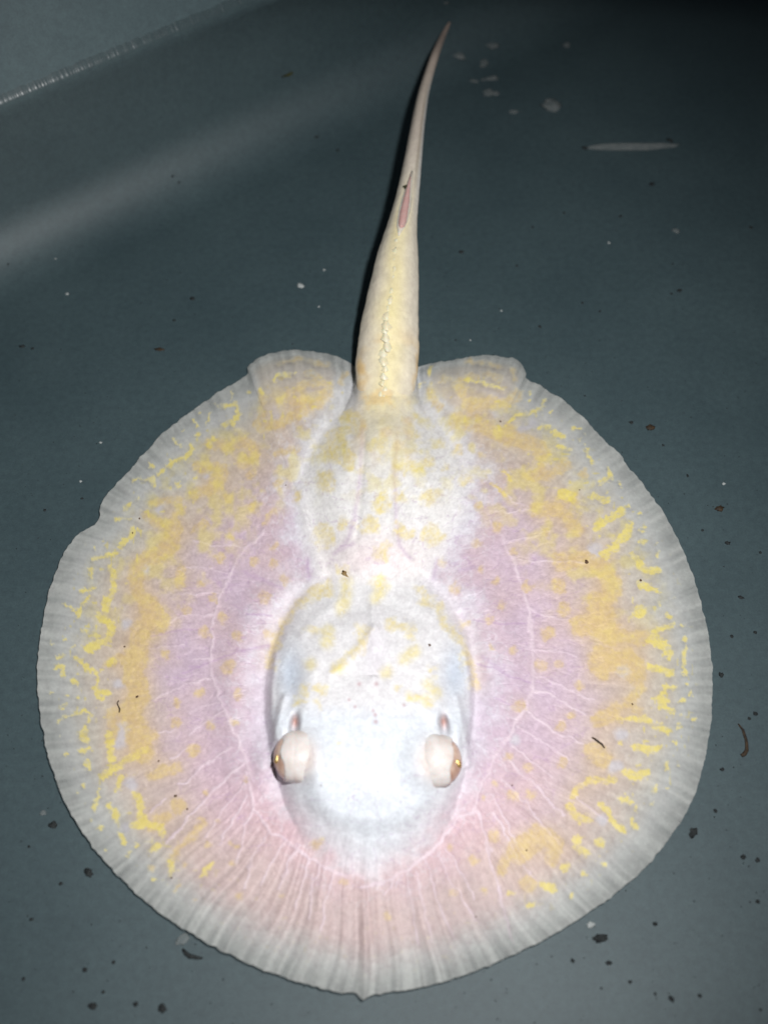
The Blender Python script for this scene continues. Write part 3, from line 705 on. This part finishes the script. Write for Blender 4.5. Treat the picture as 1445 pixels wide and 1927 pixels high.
    tail = sstep(930, 740, v+20*(fine-.5))*(1-sstep(.60, 1.05, np.abs(tx)))
    tcol = mixc(np.broadcast_to(s2l((236, 226, 208)), c.shape), s2l((246, 230, 170)), np.exp(-(tx/.7)**2)*(0.40+0.5*fine))
    tcol = mixc(tcol, s2l((240, 198, 120)), sstep(.45, .7, fbm(u/22, v/22, 68, 3))*0.5)
    c = mixc(c, tcol*(1+0.22*(fine-.5))[..., None], tail*0.9)
    fin = np.maximum(poly_sd(u, v, PELV_L), poly_sd(u, v, PELV_R))
    c = mixc(c, s2l((214, 190, 160)), sstep(8, 26, fin)*(1-np.maximum(och, yel))*0.45)
    for cx, fl_ in ((556, -1), (834, 1)):      # pinkish-brown lining of the spiracles
        x = (u-cx)*fl_; y = v-1358
        c = mixc(c, s2l((188, 142, 128)), np.exp(-((x/7)**2+(y/13)**2))*0.9)
    for cx, cy, r in ((706,1345,4),(707,1358,4),(702,1337,3),(676,1287,4),(708,1287,4),(657,1317,3),(668,1330,3),(760,1327,3)):
        c = mixc(c, s2l((200, 160, 165)), np.exp(-(((u-cx)**2+(v-cy)**2)/(r*r)))*0.7)
    sheer = 0.50*sstep(.80, .995, rho-0.02*(fine-.5))*(1-0.25*ry)+0.06*sstep(.6, .85, rho)
    sheer = np.maximum(sheer, 0.38*sstep(22, 0, fin)*sstep(-6, 0, fin)*sstep(735, 700, v))
    sheer = sheer*(1-0.75*np.maximum(yel, och*0.6))*(1-tail)
    return np.clip(c, 0.01, 0.97), np.clip(sheer, 0, 0.8)

# ------------------------------------------------------------------ the ray: one continuous skin
rho_l = np.linspace(0, 1, NR+1)[1:]
rho_l = 1-(1-rho_l)**1.12
U = CX+rho_l[:, None]*(OP[:, 0]-CX)[None, :]
W_ = CY+rho_l[:, None]*(OP[:, 1]-CY)[None, :]
Z = hfun(U, W_)
# the very edge thins down to the floor side
TOP = at(U, W_, Z)
pc, sh = pigment(U, W_)
verts = [TOP.reshape(-1, 3)]; cols = [pc.reshape(-1, 3)]; shs = [sh.reshape(-1)]
ctr = at(CX, CY, float(hfun(CX, CY)))
cc, cs = pigment(np.array([CX]), np.array([CY]))
verts.append(ctr.reshape(1, 3)); cols.append(cc); shs.append(cs)
iC = NR*NA
faces = []
idx = np.arange(NR*NA).reshape(NR, NA)
nx = np.roll(idx, -1, 1)
# outline runs so that (inner i, inner i+1, outer i+1, outer i) faces up
q = np.stack([idx[:-1], nx[:-1], nx[1:], idx[1:]], -1).reshape(-1, 4)
tri = np.stack([np.full(NA, iC), nx[0], idx[0]], -1)
faces_q = [q]; faces_t = [tri]
# underside: a few rings lying on the floor
edge = TOP[-1]; c0 = edge.mean(0)
base = iC+1
under = [(0.9992, 0.40), (0.975, 1.1), (0.92, 9), (0.5, 9)]
for s, dz in under:
    r = c0+(edge-c0)*s
    r[:, 2] = np.maximum(edge[:, 2]-dz*MM, 0.02*MM)
    verts.append(r); cols.append(np.broadcast_to(s2l((225, 222, 224)), (NA, 3)) if s < .95 else pc[-1]); shs.append(sh[-1] if s > .95 else np.zeros(NA))
ub = base+np.arange(len(under)*NA).reshape(len(under), NA)
ring = np.vstack([idx[-1:], ub]); rnx = np.roll(ring, -1, 1)
faces_q.append(np.stack([ring[:-1], rnx[:-1], rnx[1:], ring[1:]], -1).reshape(-1, 4))
iB = base+len(under)*NA
verts.append(np.array([[c0[0], c0[1], 0.02*MM]])); cols.append(np.array([s2l((225, 222, 224))])); shs.append(np.zeros(1))
faces_t.append(np.stack([np.full(NA, iB), rnx[-1][::1], ring[-1]], -1)[:, [0, 2, 1]])
# tail: a tapering tube rooted in the rump
NT = 72
ph = np.linspace(0, 2*np.pi, NT, endpoint=False)
# section: flattened sides, a soft lateral fold and a ventral keel
sec_x = np.cos(ph); sec_z = np.sin(ph)
fold = 0.10*np.exp(-((ph-0.15)/0.22)**2)+0.10*np.exp(-((ph-np.pi+0.15)/0.22)**2)
tt_ = tq/(len(tp)-1)
amp = (sstep(0.1, .25, tt_))[:, None]
lump = (fbm(tt_[:, None]*60, ph[None, :]*1.5, 7, 3)-.5)*0.05
rr_ = 1+fold[None, :]*amp*0.5+lump
keel = (1+0.45*np.exp(-((ph-1.5*np.pi)/0.35)**2)[None, :]*sstep(.45, .6, tt_)[:, None])
TV = TC[:, None, :]+sid[:, None, :]*(TRd[:, None]*sec_x[None, :]*rr_)[..., None]+upv[:, None, :]*((TRd*tc_[:, 4])[:, None]*sec_z[None, :]*rr_*keel)[..., None]
TV[..., 2] = np.maximum(TV[..., 2], 0.0002)
tb_ = iB+1
tip = at(848, 39, zt+0.0008)
cen = np.exp(-((np.mod(ph, 2*np.pi)-np.pi/2)/0.62)**2)[None, :]*np.ones((len(tq), 1))
tu = np.broadcast_to(ph[None, :]*30, cen.shape); tv = np.broadcast_to(tq[:, None]*26, cen.shape)
c = np.broadcast_to(s2l((236, 226, 208)), cen.shape+(3,)).copy()
c = mixc(c, s2l((226, 212, 196)), (tt_[:, None] > 0)*sstep(.5, .7, tt_)[:, None]*np.ones_like(cen))
c = mixc(c, s2l((246, 230, 170)), cen*(0.30+0.75*(fbm(tu/20, tv/30, 66, 3)))*(1-sstep(.48, .6, tt_))[:, None])
c = mixc(c, s2l((240, 198, 120)), sstep(.5, .75, fbm(tu/26, tv/22, 68, 3))*0.7*(sstep(.26, .1, tt_))[:, None])
c = mixc(c, s2l((176, 150, 138)), sstep(.72, 1, tt_)[:, None]*0.8*np.ones_like(cen))
c = mixc(c, s2l((244, 244, 240)), np.exp(-((ph-0.35)/0.3)**2)[None, :]*sstep(.45, .6, tt_)[:, None]*(1-sstep(.75, .85, tt_))[:, None]*0.8)
c = mixc(c, s2l((172, 160, 138)), np.exp(-((ph-0.95)/0.16)**2)[None, :]*sstep(.52, .62, tt_)[:, None]*(1-sstep(.72, .8, tt_))[:, None]*0.6)
c = c*(1+0.22*(fbm(tu/5, tv/8, 69, 3)-.5))[..., None]
verts.append(TV.reshape(-1, 3)); cols.append(np.clip(c, .01, .97).reshape(-1, 3)); shs.append(np.zeros(c.shape[0]*NT))
ti = tb_+np.arange(len(tq)*NT).reshape(len(tq), NT); tn = np.roll(ti, -1, 1)
faces_q.append(np.stack([ti[:-1], tn[:-1], tn[1:], ti[1:]], -1).reshape(-1, 4))
iT = tb_+len(tq)*NT
verts.append(tip.reshape(1, 3)); cols.append(np.array([s2l((176, 150, 138))])); shs.append(np.zeros(1))
faces_t.append(np.stack([ti[-1], tn[-1], np.full(NT, iT)], -1))
VV = np.vstack(verts); CCOL = np.vstack(cols); SSH = np.concatenate(shs)
FQ = np.vstack(faces_q); FT = np.vstack(faces_t)
me = bpy.data.meshes.new('stingray')
me.vertices.add(len(VV)); me.vertices.foreach_set('co', VV.astype(np.float32).ravel())
nl = len(FQ)*4+len(FT)*3
me.loops.add(nl); me.loops.foreach_set('vertex_index', np.concatenate([FQ.ravel(), FT.ravel()]).astype(np.int32))
me.polygons.add(len(FQ)+len(FT))
me.polygons.foreach_set('loop_start', np.concatenate([np.arange(len(FQ))*4, len(FQ)*4+np.arange(len(FT))*3]).astype(np.int32))
me.polygons.foreach_set('use_smooth', np.ones(len(FQ)+len(FT), bool))
me.update(calc_edges=True); me.validate()
a = me.attributes.new('pigment', 'FLOAT_COLOR', 'POINT')
a.data.foreach_set('color', np.hstack([CCOL, np.ones((len(CCOL), 1))]).astype(np.float32).ravel())
a = me.attributes.new('sheer', 'FLOAT', 'POINT'); a.data.foreach_set('value', SSH.astype(np.float32))
me.materials.append(M_SKIN)
rayo = bpy.data.objects.new('stingray', me); COL.objects.link(rayo)
tag(rayo, 'albino stingray, white, pink and yellow mottled round disc, lying on the tub floor', 'stingray')
bm = bmesh.new(); bm.from_mesh(me); bmesh.ops.recalc_face_normals(bm, faces=bm.faces); bm.to_mesh(me); bm.free()

# ------------------------------------------------------------------ parts of the ray
def blob(name, c, axes, mat, parent, rot=None, seed=0, rough=0.06, seg=28, rings=18, shape=None):
    V, F = [], []
    for j in range(rings+1):
        t = math.pi*j/rings
        for i in range(seg):
            p = 2*math.pi*i/seg
            d = Vector((math.sin(t)*math.cos(p), math.sin(t)*math.sin(p), math.cos(t)))
            k = 1+rough*2*(float(fbm(d.x*2+9+seed, d.y*2+d.z*1.7+5, seed, 3))-.5)
            if shape: k *= shape(d)
            q = Vector((d.x*axes[0], d.y*axes[1], d.z*axes[2]))*k
            if rot: q = rot @ q
            V.append(q+c)
    for j in range(rings):
        for i in range(seg):
            F.append((j*seg+i, (j+1)*seg+i, (j+1)*seg+(i+1) % seg, j*seg+(i+1) % seg))
    return mesh_obj(name, V, F, mat, parent)
PXM = float(np.linalg.norm(at(701, 1420, .02)-at(700, 1420, .02)))
def ang(d, a):
    return math.degrees(math.acos(max(-1, min(1, d.dot(a)))))
for ex, ey, sd in EYES:
    R = 43*PXM
    c = atv(ex, ey, float(hfun(ex-sd*14, ey))-0.0047)
    ea = (R*0.98, R*1.12, R*0.86)
    eye = blob('eye', c, ea, M_IRIS, rayo, seed=8+sd, rough=0.05, seg=64, rings=40)
    a1 = Vector((sd, -0.10, 0.10)).normalized(); a2 = Vector((-sd*0.24, 0.02, 0.97)).normalized()
    def cover(d):
        wv = 5*(float(vnoise(d.y*3.1+4, d.z*3.1+7, 15+sd))-.5)
        m = max(float(sstep(57+wv, 50+wv, ang(d, a2))), float(sstep(50+wv, 60+wv, ang(d, a1))))
        return 0.91+0.145*m+0.34*max(0, -sd*d.x)*(1-0.45*max(0, d.z))*m
    blob('eyelid', c, ea, M_EYE, rayo, seed=8+sd, rough=0.05, seg=96, rings=64, shape=cover)
    n_ = (Vector((sd*0.80, -0.26, 0.54))).normalized()
    p = c+Vector((n_.x*ea[0], n_.y*ea[1], n_.z*ea[2]))
    face = ((LIGHT-p).normalized()+(CAM-p).normalized()).normalized()
    rot = (face+n_*0.3).normalized().to_track_quat('Z', 'Y').to_matrix()
    blob('eye_glint', p-n_*R*0.02, (R*0.12, R*0.22, R*0.09), M_GOLD, eye, rot=rot, seed=12+sd, rough=0.25, seg=20, rings=12)  # eye shine built as a gold blob, turned to mirror torch into camera

# tail thorns along the mid line
def thorn(u, v, z, s, lean):
    c = atv(u, v, z)
    V = []; F = []; n = 10; skew = random.uniform(-.6, .6)
    for k, (r, h) in enumerate(((1.9, -0.45), (1.3, 0.10), (0.75, 0.42), (0.32, 0.66))):
        for i in range(n):
            a = 2*math.pi*i/n
            V.append(c+Vector((math.cos(a)*r*s*(0.85+0.25*random.uniform(-1, 1))+skew*h*s, math.sin(a)*r*s*1.3*(1+0.2*random.uniform(-1, 1))+lean*h*s, h*s)))
    V.append(c+Vector((skew*0.6*s, lean*s*1.3, 0.76*s)))
    for k in range(3):
        for i in range(n):
            F.append((k*n+i, k*n+(i+1) % n, (k+1)*n+(i+1) % n, (k+1)*n+i))
    for i in range(n): F.append((3*n+i, 3*n+(i+1) % n, 4*n))
    return mesh_obj('tail_thorn', V, F, M_THORN, rayo)
def tail_top(v):
    return float(np.interp(v, TT_V, TT_Z))*MM
for (u, v, s) in ((746,452,5.5),(744,470,7),(742,488,5),(742,505,6.5),(740,520,5),(736,545,6),(735,561,8),(730,578,5),(728,592,8),(727,607,9.5),(724,618,7),(726,630,9),(729,645,10),(721,660,8),(722,674,9.5),(725,690,7.5),
                  (722,705,7.5),(719,717,6),(724,728,6),(716,738,5),(722,746,5)):
    z = tail_top(v) if v < 722 else float(hfun(u, v))
    thorn(u, v, z-0.0003, s*0.85*PXM, 0.35)

# sting lying in its groove on top of the tail
def ribbon(name, path, mat, parent, n=8):
    """flattened rod along (u, v, z, half width px, thickness m)"""
    V, F = [], []
    C_ = [atv(p[0], p[1], p[2]) for p in path]
    for k, p in enumerate(path):
        t = (C_[min(k+1, len(path)-1)]-C_[max(k-1, 0)]).normalized()
        s = t.cross(Vector((0, 0, 1))).normalized(); up = s.cross(t)
        for i in range(n):
            a = 2*math.pi*i/n
            V.append(C_[k]+s*math.cos(a)*p[3]*PXM*1.25+up*math.sin(a)*p[4])
    for k in range(len(path)-1):
        for i in range(n):
            F.append((k*n+i, k*n+(i+1) % n, (k+1)*n+(i+1) % n, (k+1)*n+i))
    F.append(tuple(range(n))); F.append(tuple(reversed(range((len(path)-1)*n, len(path)*n))))
    return mesh_obj(name, V, F, mat, parent)
st = []
for v, u, hw in ((446,750,1.5),(438,752,5),(428,754,9),(415,757,11),(395,761,11.5),(375,765,10),(358,768,7.5),(340,772,5),(325,775,2)):
    st.append((u, v, tail_top(v)-0.0006, hw, 0.0012))
sheath = ribbon('sting_sheath', st, M_SHEATH, rayo, 12)
st2 = [(u, v, tail_top(v)-0.0001, hw, 0.0013) for v, u, hw in ((431,754,2),(427,755,6),(418,757,8),(400,760,8.2),(380,764,7.2),(362,767,5),(345,770,3),(330,773,1))]
ribbon('sting', st2, M_STING, rayo, 12)

# ------------------------------------------------------------------ specks and scraps
random.seed(11)
def ground_pt(u, v):
    p = atv(u, v, 0)
    s = NV.dot(p)-S0
    if s > 0:
        z = tub_hit(u, v)
        return atv(u, v, z)
    return p
def scrap_mesh(name, size, el, seed, flat=0.35, seg=13, rings=7):
    V, F = [], []
    rnd = random.Random(seed)
    for j in range(rings+1):
        t = math.pi*j/rings
        for i in range(seg):
            p = 2*math.pi*i/seg
            d = Vector((math.sin(t)*math.cos(p), math.sin(t)*math.sin(p), math.cos(t)))
            k = 0.25+1.35*float(fbm(d.x*2.6+seed*3.1, d.y*2.6+d.z*1.5+seed*1.7, seed, 3))+rnd.uniform(-.12, .12)
            V.append((d.x*size*el*k, d.y*size*k, d.z*size*flat*k+size*flat*0.6))
    for j in range(rings):
        for i in range(seg):
            F.append((j*seg+i, (j+1)*seg+i, (j+1)*seg+(i+1) % seg, j*seg+(i+1) % seg))
    return V, F
cnt = [0]
def where(u, v):
    if v < 660: return 'between the tail and the tub wall' if u < 740 else 'beside the tail on the sliver side'
    if v > 1500: return 'off the front of the notched side' if u < 700 else 'off the front edge beyond the dark curved strand'
    return 'beside the notched edge of the disc' if u < 700 else 'beside the disc edge facing the dark curved strand'
def scrap(u, v, px, mat, label, cat, group, el=1.0, ang=0.0, name='debris_speck', onray=False, flat=0.35):
    cnt[0] += 1
    p = atv(u, v, float(hfun(u, v))) if onray else ground_pt(u, v)
    if onray == 'tail': p = atv(u, v, tail_top(v))
    s = px*0.5*float(np.linalg.norm(at(u+1, v, p.z)-at(u, v, p.z)))
    V, F = scrap_mesh(name, s, el, cnt[0], flat)
    o = mesh_obj(name, V, F, mat)
    o.location = p-Vector((0, 0, s*flat*0.25)); o.rotation_euler = (0, 0, ang)
    return tag(o, label, cat, group)
DL = 'tiny dark speck of dirt lying on the tub floor'; DG = 'dark specks on the tub floor'
for (u, v, px, el, ang) in ((363,562,8,1.2,0),(16,497,5,1,0),(325,332,5,1.6,.4),(337,343,5,1,0),(595,258,6,1.6,.2),(635,283,6,1,0),(328,603,6,1,0),(42,652,7,1.6,0),(62,656,6,1,.8),
 (868,474,8,1.5,.3),(1278,547,8,1.2,.5),(1263,553,5,1,0),(1061,401,5,1,0),(1167,407,6,1,0),(1095,570,5,1,0),(1128,586,5,1,.3),(1187,795,7,1.3,0),(1368,1022,8,1.3,0),(1430,1040,6,1,0),(1321,998,5,1,0),
 (1376,1198,7,1,0),(1356,1270,10,1,0),(1420,1190,7,1,0),(1393,1124,7,1.6,-.4),(1420,1343,9,1.2,0),(1358,1448,8,1,0),(1425,1697,8,1,0),(1232,1739,9,1.2,0),(1077,1808,8,1,0),(1145,1812,10,1.3,-.3),
 (1185,1848,7,1,0),(1263,1880,10,1.4,-.8),(1316,1874,8,1,0),(1232,1870,6,1,0),(1131,1860,5,1,0),(1430,1900,6,1,0),(115,1663,7,1,.4),(55,1593,5,1,0),(60,1730,6,1.4,.2),(45,1842,7,1,0),(160,1825,8,1.3,.3),
 (195,1867,7,1,0),(256,1890,9,1.2,-.4),(214,1811,7,1,.6),(85,960,6,1,0),(155,938,5,1,0),(1345,1526,8,1,0),(1409,1352,6,1,0),(1002,428,5,1,0),(1412,428,6,1.4,-.8),(1016,615,5,1.5,-1),(972,500,5,1,0),
 (1265,497,4,1,0),(857,640,4,1,0),(1100,745,4,1,0),(1293,895,5,1.4,1.2),(1247,838,5,1,0)):
    scrap(u, v, px, M_DARK, 'tiny dark speck on the tub floor '+where(u, v), 'speck', 'dark specks '+where(u, v), el, ang)
FL = 'ragged dark flake of dirt lying on the tub floor beside the disc'; FG = 'dark flakes on the tub floor'
for (u, v, px, el, ang) in ((100,1552,14,1.2,-.5),(167,1642,15,1.4,-.7),(1303,1566,15,1.5,.9),(1397,1613,11,1.1,0),(1425,1619,9,1,0),(1130,1766,18,1.5,.1),(175,1893,13,1.2,0),(306,1898,13,1.4,-.7),(1226,347,10,1.1,.4)):
    scrap(u, v, px, M_DARK, 'larger ragged dark flake on the floor '+where(u, v), 'flake', 'dark flakes '+where(u, v), el, ang, name='dirt_flake')
BL = 'brown clump of detritus lying on the tub floor'; BG = 'brown clumps on the tub floor'
for (u, v, px, el, ang, BL) in ((300,658,8,2.2,-.15,'long thin brown clump on the floor between tail and tub wall'),(1222,805,13,1.2,.7,'brown clump lying close to the disc behind its yellow edge'),(1353,957,13,1.3,.3,'ragged brown clump farther out on the floor beside a white grain')):
    scrap(u, v, px, M_BROWN, BL, 'clump', 'brown clumps on the tub floor', el, ang, name='detritus_clump')
scrap(540,140,14, M_GREEN, 'faint greenish smudge of algae on the sloping tub wall', 'algae', None, 1.8, .5, name='algae_smudge', flat=.12)
WL = 'tiny white grain lying on the tub floor'; WG = 'white grains on the tub floor'
for (u, v, px) in ((610,508,6),(600,577,4),(190,833,5),(152,906,5),(1361,910,6),(943,585,4),(1145,457,5),(885,640,4),(127,553,6),(105,487,4)):
    scrap(u, v, px, M_WHITE, 'tiny white grain on the floor '+where(u, v), 'grain', 'white grains '+where(u, v), 1.1, .3, name='white_grain')
scrap(566,538,12, M_WHITE, 'small triangular white flake on the floor left of the tail', 'flake', None, 1.0, .3, name='white_flake')
PL = 'pale scrap of shed matter gathered near the tip of the tail'; PG = 'pale scraps by the tail tip'
for (u, v, px, el, ang) in ((862,104,18,1.7,-.7),(910,119,18,1.4,1.2),(920,148,13,2.6,.15),(918,175,18,1.3,.6),(932,176,12,1.2,0),(967,211,10,1.7,.2),(1065,85,13,1,0),(838,5,10,1.2,0),(925,86,20,1.2,.4),(890,152,9,2,-.3)):
    scrap(u, v, px, M_PALE, PL, 'scrap', PG, el, ang, name='pale_scrap', flat=.25)
scrap(1037,200,36, M_PALE, 'round pale blob of shed matter on the floor beyond the fin', 'blob', None, 1.05, .2, name='pale_blob', flat=.3)
scrap(1271,435,12, M_PALE, 'small pale flake on the floor below the long sliver', 'flake', None, 1.3, -.5, name='pale_flake')
scrap(82,1530,11, M_PALE, 'small pale film scrap beside the dark flake left of the disc', 'scrap', None, 1.1, 0, name='film_scrap', flat=.2)
scrap(345,1768,20, M_PALE, 'pale film scrap touching the front edge of the disc', 'scrap', None, 1.5, .6, name='film_scrap', flat=.15)
scrap(1110,1741,12, M_WHITE, 'whitish crumb lying just off the front edge of the disc', 'crumb', None, 1.3, .3, name='pale_crumb')
# long pale sliver with dark ends
def strand(name, pts, mat, label=None, cat=None, parent=None, onray=False, group=None):
    V, F = [], []; n = 8
    Q = []
    for (u, v, r) in pts:
        p = atv(u, v, float(hfun(u, v))) if onray else ground_pt(u, v)
        s = float(np.linalg.norm(at(u+1, v, p.z)-at(u, v, p.z)))
        Q.append((p+Vector((0, 0, r*s*0.35)), r*s))
    for k, (p, r) in enumerate(Q):
        t = (Q[min(k+1, len(Q)-1)][0]-Q[max(k-1, 0)][0]).normalized()
        sd = t.cross(Vector((0, 0, 1))).normalized()
        for i in range(n):
            a = 2*math.pi*i/n
            V.append(p+sd*math.cos(a)*r+Vector((0, 0, 1))*math.sin(a)*r*0.5)
    for k in range(len(Q)-1):
        for i in range(n):
            F.append((k*n+i, k*n+(i+1) % n, (k+1)*n+(i+1) % n, (k+1)*n+i))
    F.append(tuple(range(n))); F.append(tuple(reversed(range((len(Q)-1)*n, len(Q)*n))))
    o = mesh_obj(name, V, F, mat, parent)
    if label: tag(o, label, cat, group)
    return o
sl = strand('pale_sliver', [(1104,279,2),(1112,279,5),(1130,279,8),(1155,279,9.5),(1185,279,10),(1215,279,9.5),(1240,277,8),(1258,276,6),(1270,275,3.5),(1277,272,1.5)], M_PALE, 'long pale sliver with dark ends lying on the tub floor', 'sliver')
strand('sliver_tip', [(1094,277,1.5),(1099,279,4),(1104,281,3)], M_DARK, parent=sl)
strand('sliver_tip', [(1254,262,2.5),(1260,265,4),(1265,268,2.5)], M_DARK, parent=sl)
strand('dark_strand', [(1388,1362,1.2),(1393,1369,2),(1397,1374,2.6),(1400,1384,2.8),(1403,1393,2.9),(1404,1403,3),(1404,1412,3.6),(1400,1419,4.2),(1394,1423,3)], M_BROWN, 'dark brown curved strand like a worm on the tub floor', 'strand')
strand('curled_fibre', [(344,1786,2.5),(350,1794,4),(358,1800,4.5),(366,1801,4),(374,1803,3),(382,1803,1.6)], M_DARK, 'curled dark fibre on the floor at the front edge of the disc', 'fibre')
# scraps stuck on the animal
scrap(764,352,10, M_GREEN, 'dark green leaf bit stuck on the tail beside the sting', 'leaf bit', None, 1.2, 1.0, name='leaf_bit', onray='tail', flat=.4)
scrap(649,1079,9, M_TAN, 'tan seed shaped scrap on the neck of the stingray', 'scrap', None, 1.9, -.9, name='seed_scrap', onray=True, flat=.4)
strand('brown_squiggle', [(224,1318,1),(221,1324,1.2),(224,1330,1.2),(226,1335,1.6),(225,1341,1)], M_BROWN, 'thin brown squiggle stuck on the yellow band of the disc', 'fibre', onray=True)
strand('brown_fibre', [(1113,1388,1.5),(1119,1391,2),(1125,1396,2.2),(1132,1401,2),(1137,1408,1.2)], M_BROWN, 'forked brown fibre stuck on an ochre patch of the disc', 'fibre', onray=True)
SL = 'tiny brown speck stuck on the skin of the stingray'; SG = 'brown specks on the stingray'
for (u, v, px) in ((259,1311,7),(1103,1057,8),(331,1498,6),(299,1432,4),(353,1523,5),(808,1214,6),(235,1217,4),(250,1003,3),(263,976,4),(1205,1092,5),(990,1600,4),(963,1478,4),(538,913,3),(941,793,4),(1189,1325,4),(895,1725,4),(604,1478,3),(323,1652,4),(1090,922,3)):
    wh = 'on the head or back of the stingray' if 500 < u < 900 else ('on the notched wing of the stingray' if u < 500 else 'on the wing with the forked brown fibre')
    scrap(u, v, px*0.85, M_SPECK, 'tiny brown speck '+wh, 'speck', 'brown specks '+wh, 1.2, random.uniform(0, 3), name='skin_speck', onray=True, flat=.3)

# fine silt all over the floor: far too many to count
V, F = [], []
rnd = random.Random(3)
while len(V) < 4*900:
    u, v = rnd.uniform(-60, 1505), rnd.uniform(120, 1990)
    d = float(fbm(u/150, v/150, 55, 3))
    if rnd.random() > (d*1.6-0.25): continue
    r_, _ = rho_of(np.array(u), np.array(v))
    p = atv(u, v, 0)
    if NV.dot(p)-S0 > -0.004: continue
    if float(r_) < 0.98: continue
    s = rnd.choice((0.14, 0.18, 0.24, 0.34))*MM
    b = len(V); a = rnd.uniform(0, 6)
    for k in range(3):
        V.append(p+Vector((math.cos(a+k*2.1)*s*rnd.uniform(.7, 1.4), math.sin(a+k*2.1)*s*rnd.uniform(.7, 1.4), -0.00001)))
    V.append(p+Vector((0, 0, s*0.7)))
    F += [(b, b+1, b+3), (b+1, b+2, b+3), (b+2, b, b+3)]
silt = mesh_obj('silt', V, F, M_DARK, smooth=False)
tag(silt, 'fine dark silt dusted over the tub floor', 'silt', kind='stuff')
print('done', len(VV))
